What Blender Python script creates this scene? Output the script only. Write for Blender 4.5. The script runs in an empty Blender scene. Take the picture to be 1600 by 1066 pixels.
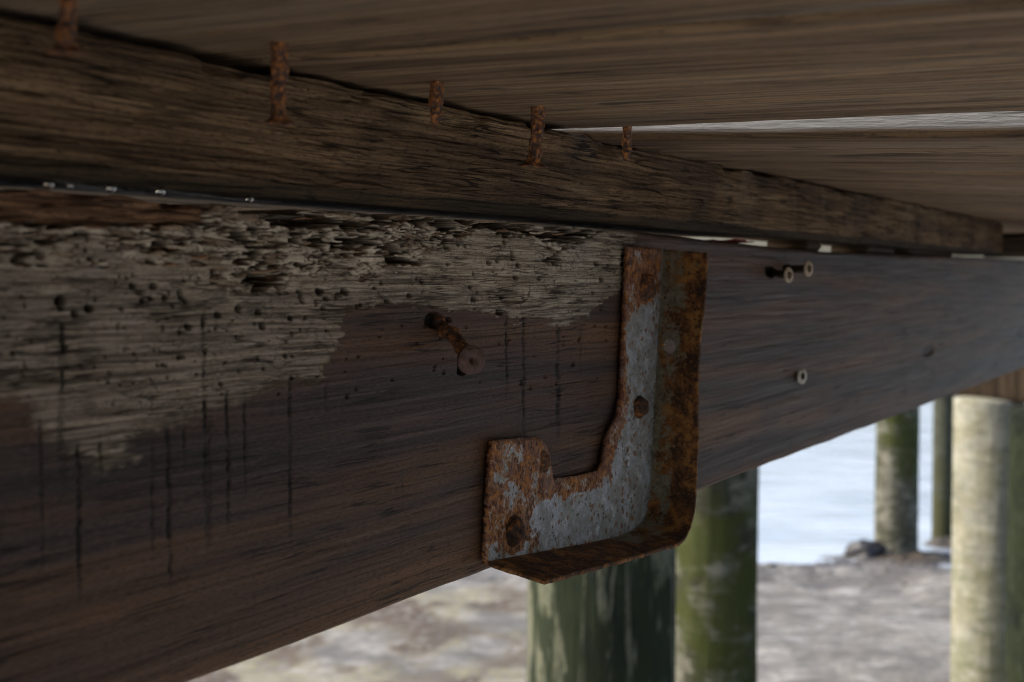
import bpy, math, random
import numpy as np
from mathutils import Vector, Matrix

random.seed(7)
rng = np.random.default_rng(7)
S = bpy.context.scene
COL = S.collection

# ------------------------------------------------------------------ camera geometry
F = 50.0 / 36.0 * 1600.0                 # focal length in photo pixels
CZ = 1.76                                # eye height above the water
TH = math.atan(100.0 / F)                # camera looks down a little
CAM = np.array([0.0, 0.0, CZ])
ct, st = math.cos(TH), math.sin(TH)

def ray(px, py):
    cx, cy = (px - 800.0) / F, -(py - 533.0) / F
    return np.array([cx, cy * st + ct, cy * ct - st])

def project(P):
    P = np.asarray(P, float) - CAM
    f = P[..., 1] * ct - P[..., 2] * st
    up = P[..., 1] * st + P[..., 2] * ct
    return 800 + F * P[..., 0] / f, 533 - F * up / f

_d = ray(1974, 433)
BD = np.array([_d[0], _d[1], 0.0]); BD /= np.linalg.norm(BD)      # along the beam
BN = np.array([BD[1], -BD[0], 0.0])                                # out of its visible face
_r = ray(900, 433)
P0 = CAM + _r * (0.64 / _r[1])
ZUP = np.array([0, 0, 1.0])

def bpt(px, py, off=0.0):                # a point on the beam face (or a plane in front of it)
    r = ray(px, py)
    t = np.dot(P0 + BN * off - CAM, BN) / np.dot(r, BN)
    return CAM + r * t

def buv(px, py, off=0.0):
    p = bpt(px, py, off)
    return np.array([np.dot(p - P0, BD), p[2] - CZ])

def bworld(u, v, off=0.0):
    u = np.asarray(u, float)[..., None]; v = np.asarray(v, float)[..., None]
    off = np.asarray(off, float)[..., None] if not np.isscalar(off) else off
    return P0 + BD * u + BN * off + ZUP * v

def zpt(px, py, z):                      # a point on a level plane, z relative to the eye
    r = ray(px, py)
    return CAM + r * (z / r[2])

def ypt(px, py, y):                      # a point at forward distance y
    r = ray(px, py)
    return CAM + r * (y / r[1])

# ------------------------------------------------------------------ noise
def _h(ix, iy, s):
    h = (ix.astype(np.int64) * 374761393 + iy.astype(np.int64) * 668265263 + s * 974634777) & 0xFFFFFFFF
    h = ((h ^ (h >> 13)) * 1274126177) & 0xFFFFFFFF
    h = ((h ^ (h >> 16)) * 2246822519) & 0xFFFFFFFF
    return ((h ^ (h >> 15)) & 0xFFFFFF) / float(0xFFFFFF)

def vn(x, y, s=0):
    x, y = np.broadcast_arrays(np.asarray(x, float), np.asarray(y, float))
    ix, iy = np.floor(x), np.floor(y)
    fx, fy = x - ix, y - iy
    fx = fx * fx * fx * (fx * (fx * 6 - 15) + 10); fy = fy * fy * fy * (fy * (fy * 6 - 15) + 10)
    a, b = _h(ix, iy, s), _h(ix + 1, iy, s)
    c, d = _h(ix, iy + 1, s), _h(ix + 1, iy + 1, s)
    return (a * (1 - fx) + b * fx) * (1 - fy) + (c * (1 - fx) + d * fx) * fy

def fbm(x, y, o=4, s=0, g=0.5):
    t, a, n = 0.0, 1.0, 0.0
    for k in range(o):
        t = t + a * vn(np.asarray(x) * 2 ** k + 17.3 * k, np.asarray(y) * 2 ** k - 9.1 * k, s + k)
        n += a; a *= g
    return t / n

def sst(a, b, x):
    t = np.clip((x - a) / (b - a), 0, 1)
    return t * t * (3 - 2 * t)

def poly_sd(U, V, poly):                 # signed distance, positive inside
    poly = np.asarray(poly, float)
    d2 = np.full(U.shape, 1e9); inside = np.zeros(U.shape, bool)
    n = len(poly)
    for i in range(n):
        a, b = poly[i], poly[(i + 1) % n]
        ex, ey = b - a
        wx, wy = U - a[0], V - a[1]
        t = np.clip((wx * ex + wy * ey) / (ex * ex + ey * ey + 1e-18), 0, 1)
        d2 = np.minimum(d2, (wx - t * ex) ** 2 + (wy - t * ey) ** 2)
        if a[1] != b[1]:
            c = ((a[1] > V) != (b[1] > V)) & (U < (b[0] - a[0]) * (V - a[1]) / (b[1] - a[1]) + a[0])
            inside ^= c
    d = np.sqrt(d2)
    return np.where(inside, d, -d)

def seg_d(U, V, pts):
    pts = np.asarray(pts, float); d2 = np.full(U.shape, 1e9)
    for a, b in zip(pts[:-1], pts[1:]):
        e = b - a; wx, wy = U - a[0], V - a[1]
        t = np.clip((wx * e[0] + wy * e[1]) / (e @ e + 1e-18), 0, 1)
        d2 = np.minimum(d2, (wx - t * e[0]) ** 2 + (wy - t * e[1]) ** 2)
    return np.sqrt(d2)

# ------------------------------------------------------------------ mesh helpers
def mesh_obj(name, V, quads, mat, base=None, parent=None, attrs=None, smooth=True, tris=None):
    V = np.asarray(V, float).reshape(-1, 3)
    if parent is not None:
        org = np.array(parent.location) if parent.parent is None else np.array(parent.location) + np.array(parent.parent.location)
    elif base is not None:
        org = np.asarray(base, float)
    else:
        org = np.array([V[:, 0].mean(), V[:, 1].mean(), V[:, 2].min()])
    me = bpy.data.meshes.new(name)
    L = V - org
    quads = np.asarray(quads, np.int64).reshape(-1, 4) if quads is not None and len(quads) else np.zeros((0, 4), np.int64)
    tris = np.asarray(tris, np.int64).reshape(-1, 3) if tris is not None and len(tris) else np.zeros((0, 3), np.int64)
    nl = quads.size + tris.size; nf = len(quads) + len(tris)
    me.vertices.add(len(L)); me.vertices.foreach_set('co', L.astype(np.float32).ravel())
    me.loops.add(nl); me.loops.foreach_set('vertex_index', np.concatenate([quads.ravel(), tris.ravel()]).astype(np.int32))
    me.polygons.add(nf)
    ls = np.concatenate([np.arange(len(quads)) * 4, quads.size + np.arange(len(tris)) * 3]).astype(np.int32)
    me.polygons.foreach_set('loop_start', ls)
    me.polygons.foreach_set('use_smooth', np.full(nf, smooth, dtype=bool))
    me.update(calc_edges=True); me.validate()
    for k, a in (attrs or {}).items():
        a = np.asarray(a, np.float32)
        if a.ndim == 1 or a.shape[-1] != 3:
            at = me.attributes.new(k, 'FLOAT', 'POINT'); at.data.foreach_set('value', a.ravel())
        else:
            at = me.attributes.new(k, 'FLOAT_VECTOR', 'POINT'); at.data.foreach_set('vector', a.reshape(-1))
    o = bpy.data.objects.new(name, me); COL.objects.link(o)
    if parent is not None:
        o.parent = parent
    else:
        o.location = org
    if mat: me.materials.append(mat)
    return o

def grid_quads(nu, nv, closed_v=False, closed_u=False):
    iu = np.arange(nu if closed_u else nu - 1); iv = np.arange(nv if closed_v else nv - 1)
    A, B = np.meshgrid(iu, iv, indexing='ij')
    A2, B2 = (A + 1) % nu, (B + 1) % nv
    return np.stack([A * nv + B, A2 * nv + B, A2 * nv + B2, A * nv + B2], -1).reshape(-1, 4)

def empty(name, loc):
    o = bpy.data.objects.new(name, None); COL.objects.link(o)
    o.location = loc; o.empty_display_size = 0.02
    return o

def tag(o, label=None, cat=None, group=None, kind=None):
    if label: o['label'] = label
    if cat: o['category'] = cat
    if group: o['group'] = group
    if kind: o['kind'] = kind
    return o

def frame_of(axis):
    a = np.asarray(axis, float); a = a / np.linalg.norm(a)
    h = np.array([0, 0, 1.0]) if abs(a[2]) < 0.9 else np.array([1.0, 0, 0])
    e1 = np.cross(h, a); e1 /= np.linalg.norm(e1); e2 = np.cross(a, e1)
    return e1, e2, a

def tube(path, radii, seg=20, rough=0.0, sc=1.0, seed=1, cap=True):
    """a round bar along a path with lumpy radius; returns verts, quads, tris"""
    path = np.asarray(path, float); radii = np.asarray(radii, float)
    n = len(path); T = np.gradient(path, axis=0)
    e1, e2, _ = frame_of(T.mean(axis=0))
    th = np.linspace(0, 2 * np.pi, seg, endpoint=False)
    s = np.concatenate([[0], np.cumsum(np.linalg.norm(np.diff(path, axis=0), axis=1))])
    nz = fbm(s[:, None] * sc + 0 * th[None], np.cos(th)[None] * 1.7 + 5 + 0 * s[:, None], 3, seed) + fbm(s[:, None] * sc, np.sin(th)[None] * 1.7 + 9, 3, seed + 5) - 1.0
    R = radii[:, None] * (1 + rough * nz * 2)
    V = path[:, None] + R[..., None] * (np.cos(th)[None, :, None] * e1 + np.sin(th)[None, :, None] * e2)
    V = V.reshape(-1, 3); Q = grid_quads(n, seg, closed_v=True); tr = []
    if cap:
        V = np.concatenate([V, path[:1], path[-1:]]); c0, c1 = n * seg, n * seg + 1
        for k in range(seg):
            tr += [(c0, (k + 1) % seg, k), (c1, (n - 1) * seg + k, (n - 1) * seg + (k + 1) % seg)]
    return V, Q, tr

def lathe(c, axis, prof, seg=28, rough=0.0, sc=300.0, seed=3, sq=None):
    """prof: list of (height along axis, radius); closed with caps"""
    e1, e2, a = frame_of(axis); c = np.asarray(c, float)
    th = np.linspace(0, 2 * np.pi, seg, endpoint=False); pr = np.asarray(prof, float)
    nz = fbm(np.cos(th)[None] * 2 + pr[:, :1] * sc, np.sin(th)[None] * 2 + 3, 3, seed) - 0.5
    R = pr[:, 1:2] * (1 + rough * nz * 2)
    if sq: R = R * (1 - sq * (0.5 + 0.5 * np.cos(6 * th))[None])
    hz = fbm(np.cos(th)[None] * 3 + pr[:, 1:2] * sc, np.sin(th)[None] * 3 + 8, 3, seed + 9) - 0.5
    H = pr[:, :1] + rough * hz * pr[:, 1:2] * 0.6
    V = c + R[..., None] * (np.cos(th)[None, :, None] * e1 + np.sin(th)[None, :, None] * e2) + H[..., None] * a
    n = len(pr); V = V.reshape(-1, 3)
    V = np.concatenate([V, [c + a * pr[0, 0], c + a * (H[-1].mean())]]); Q = grid_quads(n, seg, closed_v=True); tr = []
    for k in range(seg):
        tr += [(n * seg, (k + 1) % seg, k), (n * seg + 1, (n - 1) * seg + k, (n - 1) * seg + (k + 1) % seg)]
    return V, Q, tr

# ------------------------------------------------------------------ shader helpers
class MT:
    def __init__(s, name):
        s.m = bpy.data.materials.new(name); s.m.use_nodes = True
        s.nt = s.m.node_tree; s.nt.nodes.clear()
        s.out = s.nt.nodes.new('ShaderNodeOutputMaterial')
        s.b = s.nt.nodes.new('ShaderNodeBsdfPrincipled')
        s.nt.links.new(s.b.outputs[0], s.out.inputs[0])
    def _set(s, sock, v):
        if isinstance(v, bpy.types.NodeSocket): s.nt.links.new(v, sock)
        elif v is not None:
            if sock.type == 'RGBA' and len(v) == 3: v = (*v, 1)
            sock.default_value = v
    def p(s, **k):
        for a, v in k.items(): s._set(s.b.inputs[a.replace('_', ' ')], v)
        return s
    def attr(s, n, vec=False):
        a = s.nt.nodes.new('ShaderNodeAttribute'); a.attribute_name = n
        return a.outputs['Vector'] if vec else a.outputs['Fac']
    def obj(s): return s.nt.nodes.new('ShaderNodeTexCoord').outputs['Object']
    def scale(s, v, sc, off=(0, 0, 0)):
        n = s.nt.nodes.new('ShaderNodeVectorMath'); n.operation = 'MULTIPLY_ADD'
        s._set(n.inputs[0], v); n.inputs[1].default_value = sc; n.inputs[2].default_value = off
        return n.outputs[0]
    def noise(s, v, sc=1.0, det=4.0, ro=0.55, dist=0.0):
        n = s.nt.nodes.new('ShaderNodeTexNoise'); s._set(n.inputs['Vector'], v)
        n.inputs['Scale'].default_value = sc; n.inputs['Detail'].default_value = det
        n.inputs['Roughness'].default_value = ro; n.inputs['Distortion'].default_value = dist
        return n.outputs['Fac']
    def voro(s, v, sc=1.0, feat='F1', out='Distance', rnd=1.0):
        n = s.nt.nodes.new('ShaderNodeTexVoronoi'); n.feature = feat; s._set(n.inputs['Vector'], v)
        n.inputs['Scale'].default_value = sc; n.inputs['Randomness'].default_value = rnd
        return n.outputs[out]
    def rmp(s, f, a, b, lo=0.0, hi=1.0):
        n = s.nt.nodes.new('ShaderNodeMapRange'); n.interpolation_type = 'SMOOTHSTEP'
        s._set(n.inputs[0], f); n.inputs[1].default_value = a; n.inputs[2].default_value = b
        n.inputs[3].default_value = lo; n.inputs[4].default_value = hi
        return n.outputs[0]
    def ma(s, op, a, b=None, c=None):
        n = s.nt.nodes.new('ShaderNodeMath'); n.operation = op
        s._set(n.inputs[0], a)
        if b is not None: s._set(n.inputs[1], b)
        if c is not None: s._set(n.inputs[2], c)
        return n.outputs[0]
    def lines(s, g, sc, w, off=(0, 0, 0), gate=None, det=3.0, ro=.5):
        n = s.noise(s.scale(g, sc, off), 1, det, ro)
        l = s.rmp(s.ma('ABSOLUTE', s.ma('SUBTRACT', n, .5)), w * .25, w, 1, 0)
        if gate:
            l = s.ma('MULTIPLY', l, s.rmp(s.noise(s.scale(g, gate, off), 1, 2, .5), .42, .58))
        return l
    def grain(s, g, fu, fv, wu, wv, wa, det=3.0, ro=.55, off=0.0):
        '''long continuous fibres along the first coordinate, wandering gently'''
        w = s.noise(s.scale(g, (wu, wv, 1), (off, off * 2, 0)), 1, 3, .5)
        sep = s.nt.nodes.new('ShaderNodeSeparateXYZ'); s._set(sep.inputs[0], g)
        cm = s.nt.nodes.new('ShaderNodeCombineXYZ')
        s._set(cm.inputs[0], s.ma('MULTIPLY_ADD', sep.outputs[0], fu, off)); s._set(cm.inputs[1], s.ma('MULTIPLY_ADD', sep.outputs[1], fv, s.ma('MULTIPLY', w, wa))); s._set(cm.inputs[2], sep.outputs[2])
        return s.noise(cm.outputs[0], 1, det, ro)
    def mix(s, f, a, b, mode='MIX'):
        n = s.nt.nodes.new('ShaderNodeMix'); n.data_type = 'RGBA'; n.blend_type = mode
        s._set(n.inputs[0], f); s._set(n.inputs[6], a); s._set(n.inputs[7], b)
        return n.outputs[2]
    def ramp(s, f, stops):
        n = s.nt.nodes.new('ShaderNodeValToRGB'); s._set(n.inputs[0], f)
        e = n.color_ramp.elements
        while len(e) < len(stops): e.new(0.5)
        for i, (p, c) in enumerate(stops): e[i].position = p; e[i].color = (*c, 1)
        return n.outputs[0]
    def bump(s, h, dist, strength=1.0, prev=None):
        n = s.nt.nodes.new('ShaderNodeBump'); s._set(n.inputs['Height'], h)
        n.inputs['Distance'].default_value = dist; n.inputs['Strength'].default_value = strength
        if prev: s._set(n.inputs['Normal'], prev)
        return n.outputs[0]

# ---- main beam: dark stained wood with a bleached, rotten upper area
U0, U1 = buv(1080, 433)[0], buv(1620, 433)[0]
def beam_material():
    M = MT('weathered_beam_wood'); g = M.attr('gc', True)
    pale, rot, red = M.attr('pale'), M.attr('rot'), M.attr('red')
    hole, drip, bri = M.attr('hole'), M.attr('drip'), M.attr('bright')
    # dark wood
    big = M.grain(g, 2.2, 55, 3, 14, 1.6, 4, .55)
    fine = M.noise(M.scale(g, (330, 1350, 1)), 1, 3, 0.7)
    med = M.grain(g, 5, 560, 4, 16, 6, 4, .62, 3.1)
    lng = M.grain(g, 9, 1250, 4, 16, 12, 3, .6, 7.7)
    dk = M.ramp(big, [(0.32, (.038, .030, .031)), (0.43, (.066, .043, .037)), (0.49, (.098, .055, .037)), (0.56, (.132, .071, .041)), (0.70, (.200, .106, .048))])
    dk = M.mix(M.rmp(med, .50, .66, 0, .42), dk, (.022, .016, .014))
    dk = M.mix(M.rmp(med, .46, .32, 0, .40), dk, (.165, .100, .066))
    dk = M.mix(M.rmp(lng, .52, .63, 0, .50), dk, (.016, .012, .011))
    dk = M.mix(M.rmp(fine, .53, .62, 0, .55), dk, (.018, .014, .012)); dk = M.mix(M.rmp(fine, .44, .34, 0, .35), dk, (.175, .125, .095))
    blu = M.noise(M.scale(g, (9, 26, 1), (3, 9, 0)), 1, 4, .6)
    dk = M.mix(M.rmp(blu, .52, .66, 0, .32), dk, (.030, .028, .032))
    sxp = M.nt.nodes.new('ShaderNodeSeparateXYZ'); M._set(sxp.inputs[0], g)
    dk = M.mix(M.rmp(sxp.outputs[0], U0, U1, 0, .38), dk, (.125, .125, .138))  # blue-grey sky sheen painted into the colour towards the far end
    gln = M.lines(g, (6, 190, 1), .016, (3, 1, 0), (25, 60, 1))
    dk = M.mix(M.ma('MULTIPLY', gln, .8), dk, (.008, .006, .006))
    # bleached wood
    pn = M.noise(M.scale(g, (26, 330, 1)), 1, 5, 0.65, 0.3)
    pc = M.ramp(pn, [(0.26, (.19, .152, .108)), (0.43, (.41, .36, .275)), (0.57, (.58, .525, .415)), (0.74, (.72, .68, .57))])
    grey = M.ramp(pn, [(0.26, (.175, .149, .124)), (0.46, (.292, .253, .212)), (0.7, (.42, .374, .32))])
    pc = M.mix(bri, grey, pc)
    og = M.noise(M.scale(g, (60, 130, 1), (3, 8, 0)), 1, 3, 0.6)
    pc = M.mix(M.rmp(og, .56, .70, 0, .45), pc, (.28, .26, .165))
    pk = M.noise(M.scale(g, (50, 110, 1), (13, 4, 0)), 1, 3, 0.6)
    pc = M.mix(M.rmp(pk, .60, .75, 0, .5), pc, (.10, .080, .070))
    wv = M.noise(M.scale(g, (45, 260, 1), (1, 2, 0)), 1, 2, .5)
    gl = M.noise(M.scale(g, (22, 1150, 1)), 1, 2, 0.5, 0.4)
    gl2 = M.noise(M.scale(g, (13, 470, 1), (2, 0, 0)), 1, 3, 0.55, 0.3)
    pc = M.mix(M.rmp(gl2, .55, .68, 0, .45), pc, (.055, .040, .030))
    pl1 = M.lines(g, (16, 260, 1), .028, (7, 3, 0), (30, 60, 1)); pl2 = M.lines(g, (30, 560, 1), .040, (2, 9, 0), (50, 100, 1))
    pc = M.mix(M.ma('MULTIPLY', pl1, .9), pc, (.026, .018, .013)); pc = M.mix(M.ma('MULTIPLY', pl2, .75), pc, (.040, .029, .021))
    pc = M.mix(M.rmp(gl, .55, .68, 0, .6), pc, (.035, .026, .020))
    wob = M.nt.nodes.new('ShaderNodeVectorMath'); wob.operation = 'ADD'
    M._set(wob.inputs[0], M.scale(g, (210, 620, 1)))
    cmb = M.nt.nodes.new('ShaderNodeCombineXYZ'); M._set(cmb.inputs[0], M.noise(M.scale(g, (300, 500, 1)), 1, 2)); M._set(cmb.inputs[1], wv)
    M._set(wob.inputs[1], cmb.outputs[0])
    cr = M.voro(wob.outputs[0], 1, 'DISTANCE_TO_EDGE')
    crm = M.ma('MULTIPLY', M.rmp(cr, .0, .06, 1, 0), M.rmp(M.noise(M.scale(g, (70, 130, 1), (5, 5, 0)), 1, 2), .42, .6))
    pc = M.mix(M.ma('MULTIPLY', crm, .8), pc, (.030, .022, .016))
    lp = M.grain(g, 7, 620, 6, 26, 7, 3, .6, 2.2); lp2 = M.grain(g, 12, 1300, 6, 26, 12, 2, .6, 5.2); fp = M.noise(M.scale(g, (420, 1300, 1), (2, 2, 0)), 1, 3, .7)
    pc = M.mix(M.rmp(lp, .53, .63, 0, .58), pc, (.060, .044, .032)); pc = M.mix(M.rmp(lp, .44, .34, 0, .5), pc, (.60, .53, .41))
    pc = M.mix(M.rmp(lp2, .54, .63, 0, .55), pc, (.065, .048, .036)); pc = M.mix(M.rmp(fp, .54, .62, 0, .5), pc, (.070, .052, .038))
    hi = M.attr('hi'); hn = M.noise(M.scale(g, (75, 330, 1), (6, 6, 0)), 1, 3, .6)
    pc = M.mix(M.ma('MULTIPLY', hi, M.rmp(hn, .44, .60, 0, .85)), pc, (.74, .67, .54)); pc = M.mix(M.ma('MULTIPLY', hi, M.rmp(hn, .46, .34, 0, .7)), pc, (.20, .125, .075))
    col = M.mix(pale, dk, pc)
    # exposed red-brown fibres and rot pockets
    rn = M.noise(M.scale(g, (12, 300, 1)), 1, 5, .65)
    rc = M.ramp(rn, [(.3, (.055, .024, .011)), (.48, (.20, .098, .046)), (.66, (.42, .25, .135))])
    rl = M.lines(g, (10, 330, 1), .035, (5, 5, 0), (12, 80, 1)); rc = M.mix(M.ma('MULTIPLY', rl, .9), rc, (.016, .008, .005))
    col = M.mix(red, col, rc)
    rk = M.noise(M.scale(g, (120, 400, 1)), 1, 3, .6)
    rtc = M.ramp(rk, [(.32, (.016, .009, .006)), (.5, (.075, .038, .018)), (.7, (.22, .125, .062))])
    col = M.mix(rot, col, rtc)
    col = M.mix(drip, col, (.004, .003, .003))
    col = M.mix(hole, col, (.008, .007, .006))
    r = M.ma('MULTIPLY_ADD', pale, .38, M.rmp(med, .3, .7, .50, .62))
    r = M.ma('MAXIMUM', r, M.ma('MULTIPLY', rot, .9))
    h1 = M.ma('MULTIPLY_ADD', gln, -.9, M.ma('MULTIPLY_ADD', fine, .35, M.ma('MULTIPLY', med, .4)))
    h2 = M.ma('ADD', M.ma('MULTIPLY', M.ma('ADD', gl, gl2), -.7), M.ma('MULTIPLY', pn, .8))
    hh = M.nt.nodes.new('ShaderNodeMix'); hh.data_type = 'FLOAT'
    M._set(hh.inputs[0], pale); M._set(hh.inputs[2], h1); M._set(hh.inputs[3], M.ma('MULTIPLY_ADD', pl1, -.9, M.ma('MULTIPLY_ADD', crm, -.6, h2)))
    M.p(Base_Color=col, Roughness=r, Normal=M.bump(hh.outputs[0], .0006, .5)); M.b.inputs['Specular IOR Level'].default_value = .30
    return M.m

def board_material(name, tint=(1, 1, 1), streak=1.0):
    M = MT(name); g = M.attr('gc', True); edge = M.attr('edge')
    a = M.grain(g, 1.8, 42, 2.5, 10, 1.5, 5, .6)
    b = M.grain(g, 4, 260, 3, 12, 5, 5, .66, 4.4)
    f = M.noise(M.scale(g, (160, 1000, 1)), 1, 3, .7)
    lg2 = M.grain(g, 7, 700, 3, 12, 10, 3, .6, 8.1)
    t = lambda c: tuple(x * y for x, y in zip(c, tint))
    c = M.ramp(a, [(.28, t((.125, .074, .038))), (.44, t((.225, .144, .078))), (.58, t((.31, .208, .118))), (.74, t((.42, .298, .182)))])
    c = M.mix(M.rmp(b, .50, .66, 0, .6 * streak), c, t((.055, .034, .021)))
    c = M.mix(M.rmp(b, .46, .32, 0, .5), c, t((.38, .285, .195)))
    c = M.mix(M.rmp(lg2, .53, .63, 0, .6), c, t((.045, .029, .018)))
    c = M.mix(M.rmp(f, .54, .64, 0, .5), c, t((.045, .029, .019)))
    l1 = M.lines(g, (3.5, 70, 1), .022, (4, 2, 0), (9, 22, 1)); l2 = M.lines(g, (9, 210, 1), .030, (8, 1, 0), (20, 50, 1))
    c = M.mix(M.ma('MULTIPLY', l1, .85), c, t((.018, .011, .008)))
    c = M.mix(M.ma('MULTIPLY', l2, .65), c, t((.026, .017, .012)))
    kn = M.noise(M.scale(g, (22, 75, 1), (9, 2, 3)), 1, 2, .5)
    c = M.mix(M.rmp(kn, .66, .72, 0, .85), c, t((.016, .010, .008)))
    gy = M.noise(M.scale(g, (5, 25, 1), (2, 7, 1)), 1, 3, .5)
    c = M.mix(M.rmp(gy, .5, .72, 0, .4), c, t((.23, .195, .155)))
    ew = M.ramp(M.noise(M.scale(g, (40, 700, 300)), 1, 3, .6), [(.3, (.22, .215, .205)), (.7, (.56, .55, .54))])
    c = M.mix(edge, c, ew)  # weathered edge grey, with the gap's light put into its colour
    h = M.ma('ADD', M.ma('MULTIPLY', b, -.6), M.ma('MULTIPLY_ADD', l1, -.8, M.ma('MULTIPLY', f, -.4)))
    M.p(Base_Color=c, Roughness=M.rmp(b, .3, .7, .62, .85), Normal=M.bump(h, .0012, .8))
    return M.m

def stringer_material():
    M = MT('ledger_wood'); g = M.attr('gc', True); wet = M.attr('wet')
    a = M.grain(g, 4, 95, 5, 20, 2.2, 5, .62)
    b = M.grain(g, 6, 500, 5, 20, 6, 4, .64, 2.4)
    f = M.noise(M.scale(g, (300, 1300, 1)), 1, 3, .7)
    lg2 = M.grain(g, 11, 1150, 5, 20, 13, 3, .6, 6.6)
    c = M.ramp(a, [(.26, (.056, .036, .021)), (.42, (.150, .097, .054)), (.56, (.285, .190, .106)), (.74, (.44, .313, .181))])
    c = M.mix(M.rmp(lg2, .53, .62, 0, .6), c, (.026, .018, .012))
    c = M.mix(M.rmp(f, .54, .63, 0, .6), c, (.030, .021, .014)); c = M.mix(M.rmp(f, .44, .34, 0, .35), c, (.33, .235, .145))
    blot = M.noise(M.scale(g, (11, 22, 1), (4, 4, 0)), 1, 3, .55)
    c = M.mix(M.rmp(blot, .46, .66, 0, .58), c, (.040, .028, .021))
    c = M.mix(M.rmp(b, .52, .68, 0, .6), c, (.030, .021, .015))
    l1 = M.lines(g, (10, 240, 1), .026, (4, 2, 0), (22, 60, 1)); l2 = M.lines(g, (24, 560, 1), .035, (8, 1, 0), (50, 120, 1))
    c = M.mix(M.ma('MULTIPLY', l1, .85), c, (.012, .008, .006)); c = M.mix(M.ma('MULTIPLY', l2, .6), c, (.018, .012, .009))
    st_ = M.noise(M.scale(g, (60, 4, 1), (1, 1, 0)), 1, 2, .5)
    c = M.mix(M.ma('MULTIPLY', M.rmp(st_, .55, .7, 0, .5), M.attr('far')), c, (.19, .165, .12))  # light falling through the deck gaps, painted as pale streaks
    c = M.mix(M.ma('MULTIPLY', wet, M.rmp(b, .35, .62, .80, 1.0)), c, (.009, .009, .006))
    pit = M.voro(M.scale(g, (160, 260, 1)), 1)
    pm = M.ma('MULTIPLY', M.rmp(pit, .06, .14, 1, 0), M.rmp(M.noise(M.scale(g, (40, 40, 1)), 1, 1), .5, .6))
    c = M.mix(pm, c, (.010, .008, .006))
    h = M.ma('SUBTRACT', M.ma('MULTIPLY', a, .5), M.ma('ADD', M.ma('MULTIPLY', b, .9), M.ma('MULTIPLY_ADD', f, .4, M.ma('ADD', pm, l1))))
    M.p(Base_Color=c, Roughness=.8, Normal=M.bump(h, .0010, .8)); M.b.inputs['Specular IOR Level'].default_value = .15
    return M.m

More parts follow.
